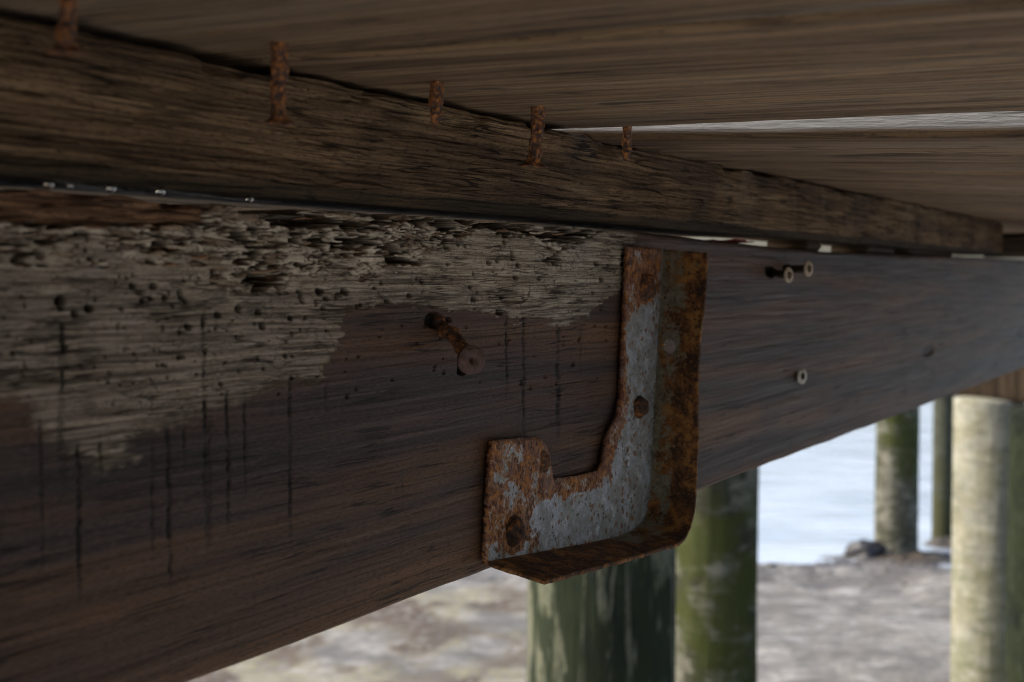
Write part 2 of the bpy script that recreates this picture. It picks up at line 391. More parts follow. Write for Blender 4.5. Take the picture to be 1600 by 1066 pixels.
def hanger_material():
    M = MT('rusty_galvanised_steel'); o = M.obj()
    zinc, face = M.attr('zinc'), M.attr('face')
    n1 = M.noise(o, 260, 5, .7); n2 = M.noise(M.scale(o, (1, 1, 1), (7, 3, 1)), 95, 5, .65, .4)
    n3 = M.noise(M.scale(o, (1, 1, 1), (1, 8, 5)), 620, 3, .6)
    plate = M.ramp(n1, [(.30, (.050, .020, .014)), (.43, (.15, .066, .042)), (.52, (.28, .125, .070)), (.60, (.50, .215, .050)), (.70, (.48, .35, .25))])
    plate = M.mix(M.rmp(n2, .50, .66, 0, .75), plate, M.ramp(n3, [(.4, (.095, .050, .045)), (.62, (.25, .150, .115))]))
    plate = M.mix(.0, plate, plate)
    c1 = M.noise(M.scale(o, (1, 1, 1), (4, 4, 8)), 55, 4, .65, .5); c2 = M.noise(M.scale(o, (1, 1, 1), (8, 1, 3)), 190, 4, .75, 1.0)
    plate = M.mix(M.rmp(c1, .50, .60, 0, .75), plate, M.ramp(c2, [(.38, (.11, .066, .060)), (.5, (.25, .165, .145)), (.62, (.40, .285, .23))]))
    plate = M.mix(M.rmp(c2, .56, .64, 0, .85), plate, (.52, .215, .045)); plate = M.mix(M.rmp(c2, .42, .35, 0, .8), plate, (.50, .41, .31))
    plate = M.mix(M.rmp(M.noise(M.scale(o, (1, 1, 1), (3, 7, 7)), 420, 3, .6), .58, .66, 0, .85), plate, (.055, .028, .022))
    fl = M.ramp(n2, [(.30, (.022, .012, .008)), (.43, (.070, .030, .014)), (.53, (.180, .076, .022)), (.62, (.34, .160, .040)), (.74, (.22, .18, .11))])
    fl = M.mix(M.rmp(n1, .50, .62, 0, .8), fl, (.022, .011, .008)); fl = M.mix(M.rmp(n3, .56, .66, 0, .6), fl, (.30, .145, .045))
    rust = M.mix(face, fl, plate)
    sp = M.voro(o, 260, 'F1', 'Color')
    spf = M.nt.nodes.new('ShaderNodeSeparateColor'); M._set(spf.inputs[0], sp)
    zn = M.ramp(spf.outputs[0], [(.0, (.34, .40, .49)), (.45, (.43, .50, .60)), (.8, (.51, .58, .69)), (1, (.66, .72, .81))])
    scr = M.noise(M.scale(o, (1, 1, 1), (3, 3, 3)), 700, 4, .75, 2.2)
    zn = M.mix(M.rmp(scr, .53, .60, 0, .8), zn, (.78, .82, .87)); zn = M.mix(M.rmp(scr, .46, .40, 0, .6), zn, (.15, .165, .19)); zn = M.mix(M.rmp(n1, .54, .66, 0, .5), zn, (.24, .22, .17))
    zn = M.mix(M.rmp(n2, .42, .62, .6, 0), zn, (.20, .20, .155))
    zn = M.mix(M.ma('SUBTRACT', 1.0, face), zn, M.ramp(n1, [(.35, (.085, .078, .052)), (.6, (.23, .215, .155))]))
    nl = M.noise(M.scale(o, (1, 1, 1), (9, 2, 4)), 70, 4, .6)
    zm = M.ma('ADD', zinc, M.ma('MULTIPLY', M.ma('SUBTRACT', n1, .5), 1.0)); zm = M.ma('ADD', zm, M.ma('MULTIPLY', M.ma('SUBTRACT', nl, .5), .9))
    zm = M.ma('ADD', zm, M.ma('MULTIPLY', M.ma('SUBTRACT', n3, .5), 1.0))
    zmask = M.rmp(zm, .36, .62)
    # thin orange bloom where zinc gives way
    blm = M.ma('MULTIPLY', M.rmp(zm, .22, .46), M.rmp(zm, .66, .50))
    col = M.mix(M.ma('MULTIPLY', M.ma('MULTIPLY', blm, .75), M.ma('MULTIPLY_ADD', face, .7, .3)), rust, (.42, .185, .040))
    col = M.mix(zmask, col, zn)
    spt = M.voro(M.scale(o, (1, 1, 1), (5, 1, 3)), 210); spm = M.ma('MULTIPLY', M.rmp(spt, .24, .36, 1, 0), M.rmp(M.noise(M.scale(o, (1, 1, 1), (2, 9, 3)), 55, 3), .43, .54))
    col = M.mix(M.ma('MULTIPLY', M.ma('MULTIPLY', spm, face), .85), col, M.ramp(n3, [(.4, (.12, .05, .024)), (.6, (.33, .15, .05))]))
    pit = M.voro(M.scale(o, (1, 1, 1), (2, 2, 2)), 330)
    pm = M.ma('MULTIPLY', M.rmp(pit, .16, .30, 1, 0), M.rmp(M.noise(o, 120, 2), .46, .56))
    col = M.mix(M.ma('MULTIPLY', pm, .85), col, (.060, .028, .015))
    h = M.ma('ADD', M.ma('MULTIPLY', n1, .7), M.ma('MULTIPLY', n3, .35)); h = M.ma('MULTIPLY_ADD', zmask, -.25, h); h = M.ma('MULTIPLY_ADD', pm, -.5, h)
    M.p(Base_Color=col, Metallic=M.ma('MULTIPLY', M.ma('MULTIPLY', zmask, face), .12), Roughness=M.ma('MULTIPLY_ADD', zmask, -.36, .86), Normal=M.bump(h, .0012, .8))
    return M.m

def rust_material(name, dark=1.0, orange=.5, sc=1.0):
    M = MT(name); o = M.obj()
    n1 = M.noise(o, 260 * sc, 4, .65, .4); n2 = M.noise(M.scale(o, (1, 1, 1), (4, 1, 2)), 700 * sc, 3, .6)
    d = dark
    c = M.ramp(n1, [(.30, (.012 * d, .009 * d, .009 * d)), (.46, (.045 * d, .027 * d, .022 * d)), (.57, (.110 * d, .048 * d, .022 * d)), (.70, (.36 * d, .155 * d, .032 * d))])
    c = M.mix(M.rmp(n2, .55 - .1 * orange, .75, 0, orange), c, (.33 * d, .13 * d, .025 * d))
    M.p(Base_Color=c, Roughness=.85, Normal=M.bump(M.ma('ADD', n1, M.ma('MULTIPLY', n2, .5)), .0014, .9))
    return M.m

def plain(name, col, rough=.6, metal=0.0, ns=200.0, amp=.25, bump=.0):
    M = MT(name); o = M.obj(); n = M.noise(o, ns, 4, .6)
    c = M.mix(M.rmp(n, .3, .7), tuple(x * (1 - amp) for x in col), tuple(min(1, x * (1 + amp)) for x in col))
    M.p(Base_Color=c, Roughness=rough, Metallic=metal)
    if bump: M.p(Normal=M.bump(n, bump, .8))
    return M.m

def piling_material(name, base, streak, moss, wet, moss_amt, streak_amt, moss_lo, moss_hi, vert=True):
    """gc = (angle*radius, height, 0)"""
    M = MT(name); g = M.attr('gc', True)
    sx, sy = (26, 3.2) if vert else (7, 9)
    a = M.noise(M.scale(g, (sx, sy, 1)), 1, 4, .6, .5)
    b = M.noise(M.scale(g, (90, 5, 1), (3, 1, 0)), 1, 3, .6)
    z = M.nt.nodes.new('ShaderNodeSeparateXYZ'); M._set(z.inputs[0], g)
    c = M.mix(M.rmp(M.noise(M.scale(g, (9, 5, 1)), 1, 4, .6), .35, .65), tuple(x * .75 for x in base), base)
    c = M.mix(M.rmp(a, .485, .53, 0, streak_amt), c, streak)
    mo = M.noise(M.scale(g, (34, 15, 1) if vert else (9, 26, 1), (3, 6, 0)), 1, 5, .7); mo2 = M.noise(M.scale(g, (75, 40, 1), (3, 6, 0)), 1, 3, .6)
    c = M.mix(M.rmp(mo, .50, .64, 0, .7 if vert else .45), c, wet); c = M.mix(M.rmp(mo, .44, .32, 0, .45), c, tuple(min(1, x * 1.5) for x in base)); c = M.mix(M.rmp(mo2, .52, .66, 0, .4), c, wet)
    mm = M.ma('MULTIPLY_ADD', M.ma('SUBTRACT', mo, .5), .5, M.noise(M.scale(g, (5, 3.4, 1), (1, 6, 0)), 1, 4, .6, .4))
    band = M.ma('MULTIPLY', M.rmp(z.outputs[1], moss_lo - .18, moss_lo + .05), M.rmp(z.outputs[1], moss_hi - .06, moss_hi + .12, 1, 0))
    c = M.mix(M.ma('MULTIPLY', M.ma('MULTIPLY', M.rmp(mm, .38, .56), band), moss_amt), c, moss)
    c = M.mix(M.rmp(b, .55, .75, 0, .5), c, wet)
    M.p(Base_Color=c, Roughness=.85, Normal=M.bump(M.ma('ADD', a, b), .006, .6)); M.b.inputs['Specular IOR Level'].default_value = .05
    return M.m

# ------------------------------------------------------------------ world, sun
W = bpy.data.worlds.new("World"); S.world = W; W.use_nodes = True
nt = W.node_tree; nt.nodes.clear()
wo = nt.nodes.new('ShaderNodeOutputWorld'); bg = nt.nodes.new('ShaderNodeBackground'); sk = nt.nodes.new('ShaderNodeTexSky')
sk.sky_type = 'NISHITA'; sk.sun_disc = False
SUN_EL, SUN_AZ = math.radians(36), math.radians(-84)
sk.sun_elevation = SUN_EL; sk.sun_rotation = SUN_AZ
sk.air_density = 1.0; sk.dust_density = 4.0; sk.ozone_density = 1.0
bg.inputs[1].default_value = 0.13
nt.links.new(sk.outputs[0], bg.inputs[0]); nt.links.new(bg.outputs[0], wo.inputs[0])
sl = bpy.data.lights.new('sun', 'SUN'); sl.energy = 2.0; sl.angle = math.radians(14); sl.color = (1, .96, .90)
so = bpy.data.objects.new('sun', sl); COL.objects.link(so)
sdir = Vector((math.sin(SUN_AZ) * math.cos(SUN_EL), math.cos(SUN_AZ) * math.cos(SUN_EL), math.sin(SUN_EL)))
so.rotation_euler = (-sdir).to_track_quat('-Z', 'Y').to_euler(); so.location = (-6, 4, 8)

# ------------------------------------------------------------------ main beam
NPIX = 1.35
bx = np.arange(-60, 1700, NPIX)
Dcol = []
ucols = np.array([buv(x, 433)[0] for x in bx])
ucols = np.concatenate([np.linspace(-1.3, ucols[0] - .01, 40), ucols, np.linspace(ucols[-1] + .01, 4.2, 120)])
nu = len(ucols)
top_px = [(-60, 288), (0, 290), (200, 303), (330, 317), (500, 327), (700, 339), (780, 347), (900, 354), (980, 360), (1100, 374), (1200, 385), (1285, 393), (1400, 398), (1500, 401), (1600, 406), (1690, 410)]
tu = np.array([buv(*p) for p in top_px])
vtop = np.interp(ucols, tu[:, 0], tu[:, 1])
bot_px = [(300, 1066), (620, 941), (765, 888), (1090, 771), (1180, 738), (1380, 660), (1600, 575)]
bu = np.array([buv(*p) for p in bot_px])
vbot = np.full(nu, np.median(bu[:, 1])) + .0012 * (fbm(ucols * 18, 0 * ucols, 4, 5) - .5)
vtop = vtop + .0006 * (fbm(ucols * 60, 0 * ucols + 3, 3, 8) - .5) - .0022 * sst(.5, .62, fbm(ucols * 90, 0 * ucols + 9, 3, 12)) * (ucols < buv(960, 350)[0])
nrow = 560
tt = np.linspace(0, 1, nrow)
rr = .003                                                    # eased arrises
U = np.repeat(ucols[:, None], nrow, 1)
V = vbot[:, None] + (vtop - vbot)[:, None] * tt[None]
# masks -------------------------------------------------------------
pale_px = [(-160, 640), (0, 632), (45, 640), (70, 690), (105, 702), (155, 744), (207, 737), (216, 690), (290, 656), (350, 640), (432, 600), (500, 592), (505, 562), (533, 542), (530, 512), (546, 482), (600, 472), (650, 479), (720, 486), (790, 489), (850, 507), (905, 507), (920, 484), (965, 455), (980, 436), (1000, 350), (1000, 250), (-160, 200)]
pal_uv = [buv(*p) for p in pale_px]
wu = .010 * (fbm(U * 60, V * 420, 4, 11) - .5) + .004 * (fbm(U * 300, V * 500, 3, 15) - .5)
wv = .008 * (fbm(U * 70, V * 120, 4, 21) - .5) + .004 * (fbm(U * 350, V * 700, 3, 24) - .5)
sd = poly_sd(U + wu, V + wv, pal_uv)
sfp = sst(buv(560, 500)[0], buv(300, 500)[0], U)
pale = sst(-.0005 - .0020 * sfp, .0008 + .0026 * sfp, sd + .003 * (fbm(U * 30, V * 900, 3, 31) - .5))
tr_u = buv(985, 365)[0]
sd2 = sst(-.004, .014, poly_sd(U + wu * 2, V + wv * 2, [buv(*p) for p in [(300, 440), (360, 500), (520, 470), (600, 465), (700, 478), (860, 500), (985, 440), (985, 330), (500, 310), (-100, 270), (-100, 420), (150, 430)]]))
bright = np.clip(.15 + .85 * np.maximum(sd2, .85 * sst(-.010, .004, poly_sd(U + wu * 2, V + wv * 2, [buv(*p) for p in [(-160, 400), (0, 405), (150, 412), (330, 440), (480, 450), (700, 420), (980, 420), (980, 250), (-160, 200)]]))), 0, 1)
# rot
rot_px = [(-160, 398), (0, 398), (50, 384), (150, 392), (260, 402), (320, 420), (350, 448), (400, 458), (440, 462), (470, 440), (540, 424), (620, 424), (655, 402), (700, 376), (760, 350), (800, 352), (830, 378), (870, 405), (905, 385), (935, 368), (955, 350), (955, 250), (-160, 200)]
rsd = poly_sd(U + wu * 1.4, V + wv * 1.2, [buv(*p) for p in rot_px])
m = sst(-.0025, .004, rsd + .006 * (fbm(U / .02, V / .006, 3, 39) - .5))
terr = fbm(U / .0095, V / .0021, 4, 41) * .75 + fbm(U / .0032, V / .0018, 2, 47) * .25
rdg = np.abs(fbm(U / .016, V / .0030, 4, 43) - .5)
rdg2 = np.abs(fbm(U / .008, V / .0018, 3, 45) - .5)
blk = np.clip(sst(.61, .68, terr) + .95 * sst(.030, .010, rdg) + .7 * sst(.022, .006, rdg2), 0, 1)
deep = sst(.0, .016, rsd)
topstrip = poly_sd(U + wu, V + wv, [buv(*p) for p in [(-160, 352), (0, 347), (150, 349), (260, 352), (322, 350), (331, 330), (333, 300), (300, 250), (-160, 200)]])
red = sst(-.0005, .0012, topstrip)
pock = np.zeros_like(U)
for (x, y, rx, ry) in [(630, 402, 26, 15), (560, 380, 70, 10), (480, 350, 55, 14), (385, 372, 40, 9), (850, 366, 55, 12), (905, 358, 26, 8), (790, 356, 25, 8), (720, 352, 40, 7), (640, 344, 60, 8), (450, 338, 40, 8), (540, 352, 45, 8), (700, 347, 30, 8), (760, 352, 28, 7), (150, 372, 50, 8), (250, 378, 40, 8), (70, 372, 40, 7), (420, 440, 28, 9), (30, 395, 40, 9), (400, 455, 12, 10), (865, 410, 16, 7)]:
    c = buv(x, y); ex = abs(buv(x + rx, y)[0] - c[0]); ey = ry / F * (np.dot(bpt(x, y) - CAM, [0, 1, 0]))
    q = ((U + wu * 1.6 - c[0]) / ex) ** 2 + ((V + wv * 1.1 - c[1]) / (ey * .75)) ** 2 + 1.1 * (fbm(U / .004, V / .0016, 3, 38) - .5)
    pock = np.maximum(pock, sst(1.25, .55, q))
depth = m * (.0005 + .0046 * blk * (.4 + .6 * deep)) + pock * .0105 * (.6 + .8 * terr)
depth = depth * (1 - red) + red * (.0065 + .007 * fbm(U * 16, V / .0030, 4, 55) - .003 * sst(.0, .004, topstrip))
rot = np.clip(m * blk * .92 + pock * (.45 + .5 * sst(.35, .6, terr)), 0, 1) * (1 - red)
rot = np.maximum(rot, red * sst(.50, .62, fbm(U * 22, V / .0030, 4, 59)) * .9)
# a pale splinter and lighter blocks that stand proud of the rot
chunk = np.zeros_like(U)
for poly in [[(516, 404), (545, 403), (600, 412), (640, 419), (612, 423), (560, 419), (525, 414)], [(328, 317), (345, 315), (402, 322), (408, 345), (395, 350), (330, 340)], [(505, 325), (545, 330), (560, 342), (640, 352), (622, 357), (550, 346), (508, 337)], [(560, 330), (650, 336), (655, 350), (610, 346)]]:
    chunk = np.maximum(chunk, sst(-.0004, .0012, poly_sd(U + wu * .3, V + wv * .3, [buv(*p) for p in poly])))
depth = depth * (1 - .8 * chunk); rot = rot * (1 - .95 * chunk); red = np.maximum(red * (1 - chunk), .5 * chunk * (V > buv(500, 395)[1]) * (fbm(U / .02, V / .004, 3, 57) + .3)).clip(0, 1)
# worm and nail holes
holes = [(95, 470, 10), (95, 482, 5), (140, 483, 7), (117, 490, 6), (208, 446, 6), (240, 447, 6), (142, 407, 7), (163, 412, 7), (335, 425, 5), (372, 482, 6), (295, 510, 6), (341, 491, 5.5), (404, 487, 5.5), (410, 509, 5.5), (454, 497, 5), (405, 418, 5), (405, 393, 5.5), (500, 456, 6), (510, 466, 4), (540, 455, 6), (468, 456, 4), (470, 464, 4), (472, 470, 4), (282, 457, 5), (284, 465, 5), (290, 470, 4), (20, 552, 4), (255, 570, 4), (280, 558, 4), (198, 433, 3), (222, 469, 4), (235, 465, 4), (258, 465, 5), (270, 478, 3), (346, 600, 4), (352, 566, 3), (764, 410, 4), (810, 414, 4), (806, 434, 4), (740, 468, 4), (784, 466, 3), (735, 448, 3), (870, 400, 5), (932, 412, 4), (940, 437, 4), (974, 413, 4), (678, 500, 13), (722, 578, 8), (780, 488, 5), (1450, 548, 9), (1598, 520, 10), (1205, 425, 9), (1231, 421, 8), (700, 500, 4), (640, 462, 4), (585, 450, 3), (605, 470, 4), (660, 440, 3)]
hole = np.zeros_like(U)
for (x, y, r) in holes:
    c = buv(x, y); D = bpt(x, y)[1]; ru = abs(buv(x + r, y)[0] - c[0]); rv = r / F * D
    iu = np.abs(U[:, 0] - c[0]) < ru * 2.2
    if not iu.any(): continue
    q = np.sqrt(((U[iu] - c[0]) / ru) ** 2 + ((V[iu] - c[1]) / rv) ** 2) * (1 + .5 * (fbm(U[iu] / ru, V[iu] / rv, 2, int(x)) - .5))
    k = sst(1.15, .62, q)
    hole[iu] = np.maximum(hole[iu], k * (.55 if r > 8.5 and x > 1300 else 1))
# scattered pin holes on the bleached part
for k in range(210):
    x, y = rng.uniform(0, 980), rng.uniform(360, 620); r = rng.uniform(1.4, 3.0)
    c = buv(x, y); ru = abs(buv(x + r, y)[0] - c[0]); rv = r * rng.uniform(.7, 2.2) / F * bpt(x, y)[1]
    iu = np.where(np.abs(U[:, 0] - c[0]) < ru * 1.8)[0]
    if not len(iu): continue
    q = ((U[iu] - c[0]) / ru) ** 2 + ((V[iu] - c[1]) / rv) ** 2
    hole[iu] = np.maximum(hole[iu], sst(1.2, .5, q) * np.clip(pale[iu] + .3, 0, 1) * rng.uniform(.5, 1))
depth = depth + hole * .0035
# rust-black runs below old fixings
drip = np.zeros_like(U)
drips = [(97, 500, 705, .75, 5), (63, 650, 905, .5, 5), (122, 690, 945, .85, 6), (157, 680, 770, .45, 5), (237, 690, 885, .5, 5), (262, 668, 950, .95, 6), (287, 660, 745, .5, 5), (318, 485, 800, .75, 6), (355, 612, 835, .95, 5), (382, 612, 790, .6, 4), (452, 592, 845, .95, 5.5), (791, 495, 640, .85, 5), (818, 488, 690, .95, 5.5), (872, 506, 690, 1, 7), (907, 510, 600, .3, 4), (508, 600, 660, .4, 4), (325, 640, 870, .4, 9), (628, 740, 800, .3, 4), (95, 540, 800, .3, 10)]
for i, (x, y0, y1, s, w) in enumerate(drips):
    c0, c1 = buv(x, y0), buv(x, y1); wd = w * .78 / F * bpt(x, (y0 + y1) / 2)[1] / BD[1] * 1.1
    iu = np.where(np.abs(U[:, 0] - c0[0]) < wd * 4)[0]
    if not len(iu): continue
    u_, v_ = U[iu], V[iu]
    wig = wd * (1.1 * (fbm(v_ / .010, 0 * v_ + i, 3, 61 + i) - .5) + .9 * (fbm(v_ / .0016, u_ / .004, 2, 71 + i) - .5))
    q = np.abs(u_ - c0[0] + wig) / wd
    along = sst(c0[1] + .002, c0[1] - .003, v_) * sst(c1[1] - .004, c1[1] + .014, v_)
    brk = sst(.28, .5, fbm(v_ / .0042, 0 * v_ + 7 * i, 3, 81 + i))
    k = sst(1.25, .45, q) * along * min(1, s * 1.5) * (.45 + .55 * brk) * (.55 + .45 * sst(.35, .6, fbm(u_ / .0014, v_ / .0014, 2, 93)))
    drip[iu] = np.maximum(drip[iu], k)
# dark halo where the bracket has wept and the damp stain just under the bleached area
depth += drip * .0006
# ridged grain
depth += pale * .0005 * (fbm(U * 35, V / .0011, 3, 101) - .5) + (1 - pale) * .00035 * (fbm(U * 14, V / .0022, 3, 103) - .5)
# eased edges
e_t = np.clip((V - (vtop[:, None] - rr)) / rr, 0, 1); e_b = np.clip(((vbot[:, None] + rr) - V) / rr, 0, 1)
depth += rr * (1 - np.sqrt(np.clip(1 - e_t ** 2, 0, 1))) * .7 + rr * (1 - np.sqrt(np.clip(1 - e_b ** 2, 0, 1)))
off = -depth
front = bworld(U, V, off)
TH_B = .038
back_top = bworld(ucols, vtop + 0 * ucols, -TH_B); back_bot = bworld(ucols, vbot, -TH_B)
allv = np.concatenate([back_bot[:, None], front, back_top[:, None]], 1)
nj = nrow + 2
pad = lambda a, v=0.0: np.concatenate([np.full((nu, 1), v), a, np.full((nu, 1), v)], 1)
gc = np.stack([pad(U), pad(V), np.zeros((nu, nj))], -1)
gc[:, 0, 0] = ucols; gc[:, -1, 0] = ucols; gc[:, 0, 1] = vbot - TH_B; gc[:, -1, 1] = vtop + TH_B
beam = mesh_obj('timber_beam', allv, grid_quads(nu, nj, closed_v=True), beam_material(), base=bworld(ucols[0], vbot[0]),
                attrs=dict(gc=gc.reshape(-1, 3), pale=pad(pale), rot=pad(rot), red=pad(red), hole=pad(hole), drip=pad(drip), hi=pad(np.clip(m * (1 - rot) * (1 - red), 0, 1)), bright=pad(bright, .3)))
tag(beam, 'thick dark brown timber beam, bleached and rotten along its upper left, carrying the rusty bracket', 'beam')

# loose fibres and splinters standing off the rotten edge
Vs, Qs, Cs, c0 = [], [], [], 0
fr = np.random.default_rng(21)
for k in range(240):
    strip = k < 110
    if strip: x, y = fr.uniform(-40, 325), 0; y = fr.uniform(296 + x * .06, 347)
    else:
        x = fr.uniform(-40, 940); y = fr.uniform(354, 418) if x < 330 else (fr.uniform(325, 440) if x < 640 else fr.uniform(338, 375))
    c = buv(x, y); Lf_ = fr.uniform(.012, .055) if strip else fr.uniform(.004, .017); wf = fr.uniform(.0004, .0011) if strip else fr.uniform(.00025, .00075)
    tq = np.linspace(-1, 1, 9); til = fr.normal(0, .022)
    uu = c[0] + tq * Lf_ / 2; vv = c[1] + tq * Lf_ * til + .0002 * np.sin(tq * 3 + k)
    oo = (-.0050 if strip else -.0022) + fr.uniform(-.001, .0022) + fr.uniform(0, .0009) * tq ** 2
    ok_ = vv.max() < np.interp(c[0], ucols, vtop) - .0008
    if not ok_: continue
    P_ = bworld(uu, vv, oo); v, qd, _ = tube(P_, wf * (1.05 - tq ** 2) * (1 + .3 * np.sin(tq * 5 + k)), 6, .3, 300, k, False)
    Vs.append(v); Qs.append(qd + c0); c0 += len(v); Cs.append(np.full(len(v), (fr.uniform(.0, .45) if strip else (fr.uniform(.45, 1) if fr.random() < .7 else fr.uniform(0, .4)))))
fm = MT('rotten_fibres'); fo = fm.obj(); fcx = fm.ramp(fm.attr('tone'), [(0, (.075, .034, .016)), (.42, (.34, .19, .10)), (.55, (.38, .31, .22)), (1, (.66, .59, .47))])
fm.p(Base_Color=fm.mix(fm.rmp(fm.noise(fo, 900, 3), .5, .65, 0, .5), fcx, (.06, .04, .026)), Roughness=.85)
mesh_obj('loose_fibres', np.concatenate(Vs), np.concatenate(Qs), fm.m, parent=beam, attrs=dict(tone=np.concatenate(Cs)))

# ------------------------------------------------------------------ ledger plank lying on the beam
SZ0 = .0254; SZ1 = .0632; SOFF = .0035
ls = np.concatenate([np.linspace(-1.3, ucols[40] - .01, 30), np.array([buv(x, 433)[0] for x in np.arange(-60, 1600, 2.2)]), [buv(1600, 433)[0]]])
end_u = buv(1562, 370)[0]
ls = np.concatenate([ls[ls < end_u - .004], [end_u]])
ns = len(ls); nr = 130
cham = .0065
t = np.linspace(0, 1, nr)
zb = SZ0 + .0012 * (fbm(ls * 9, 0 * ls, 3, 201) - .5) - .0000
zt = SZ1 + .0002 + .0013 * (fbm(ls * 45, 0 * ls + 4, 4, 203) - .55) - .0016 * sst(.55, .75, fbm(ls * 25, 0 * ls, 2, 207))
LU = np.repeat(ls[:, None], nr, 1); LV = zb[:, None] + (zt - zb)[:, None] * t[None]
# rounded, wet lower arris
ch_h = cham * (1 + .25 * (fbm(ls * 12, 0 * ls, 2, 209) - .5))
k = np.clip((ch_h[:, None] - (LV - zb[:, None])) / ch_h[:, None], 0, 1)
loff = SOFF - cham * (1 - np.sqrt(np.clip(1 - (k * .97) ** 2, 0, 1)))
loff += -.0009 * (fbm(LU * 16, LV / .0016, 4, 211) - .5) - .0007 * sst(.58, .68, fbm(LU * 34, LV / .0013, 3, 213))
k2 = np.clip((LV - (zt[:, None] - .0028)) / .0028, 0, 1); loff -= .0022 * (1 - np.sqrt(np.clip(1 - k2 ** 2, 0, 1)))
chip = sst(.60, .70, fbm(LU * 40, LV / .006, 3, 215)) * sst(SZ1 - .009, SZ1 - .002, LV); loff -= .002 * chip
Lf = bworld(LU, LV, loff)
bkd = -(.105 - .032 * sst(buv(640, 340)[0], buv(720, 340)[0], ls) + .032 * sst(buv(880, 350)[0], buv(940, 350)[0], ls) - .063 * sst(buv(1120, 370)[0], buv(1200, 375)[0], ls))
lb0 = bworld(ls, zb, bkd); lb1 = bworld(ls, zt, bkd)
Lall = np.concatenate([lb0[:, None], Lf, lb1[:, None]], 1)
pd = lambda a, v=0.0: np.concatenate([np.full((ns, 1), v), a, np.full((ns, 1), v)], 1)
lg = np.stack([pd(LU), pd(LV), 0 * pd(LU)], -1); lg[:, 0, 0] = ls; lg[:, -1, 0] = ls; lg[:, 0, 1] = SZ0 - .08; lg[:, -1, 1] = SZ1 + .08
wet = sst(.15, .5, k + .15 * (fbm(LU * 20, LV * 300, 3, 217) - .5)) * .85
far = sst(buv(1000, 300)[0], buv(1250, 300)[0], LU)
caps = None
lq = grid_quads(ns, nr + 2, closed_v=True)
ci = (ns - 1) * (nr + 2)
endtri = [(ci, ci + j + 1, ci + j + 2) for j in range(nr)]
ledger = mesh_obj('timber_ledger', Lall, lq, stringer_material(), base=bworld(ls[0], zb[0]), tris=endtri,
                  attrs=dict(gc=lg.reshape(-1, 3), wet=pd(wet), far=pd(far)))
tag(ledger, 'rough brown plank with a wet black lower edge, lying along the dark beam', 'plank')

# ------------------------------------------------------------------ deck boards overhead
gaps = [-.535, -.30, -.065, .17, .436, .640, .844, 1.075, 1.310, 1.545, 1.78, 2.02, 2.26]  # first three boards are unseen, added to block sky from behind
drop = [0, 0, 0, 0, .014, .042, .056, .058, .065, .075, .075, .075]
blab = ['unseen deck board added behind the camera to block sky light'] * 2 + ['unseen deck board added over the camera to block sky light', 'brown deck board at the upper left, over the leftmost rusty nail',
        'widest brown deck board overhead, with long dark streaks, carrying the middle rusty nails',
        'deck board with a weathered bright edge, gap light painted into its colour, above the ledger', 'deck board just beyond the one with the bright edge',
        'second deck board beyond the one with the bright edge', 'third deck board beyond the one with the bright edge, dark and thin from this view', 'fourth deck board beyond the one with the bright edge', 'fifth deck board beyond the bright edge, near the end joist', 'farthest deck board, above the dark end joist']
bmats = [board_material('deck_wood_brown'), board_material('deck_wood_grey', (.92, .92, .93))]
def sp(D):                                # point on the ledger's front line at forward distance D
    x = P0[0] + (D - P0[1]) * BD[0] / BD[1]
    return np.array([x, D])
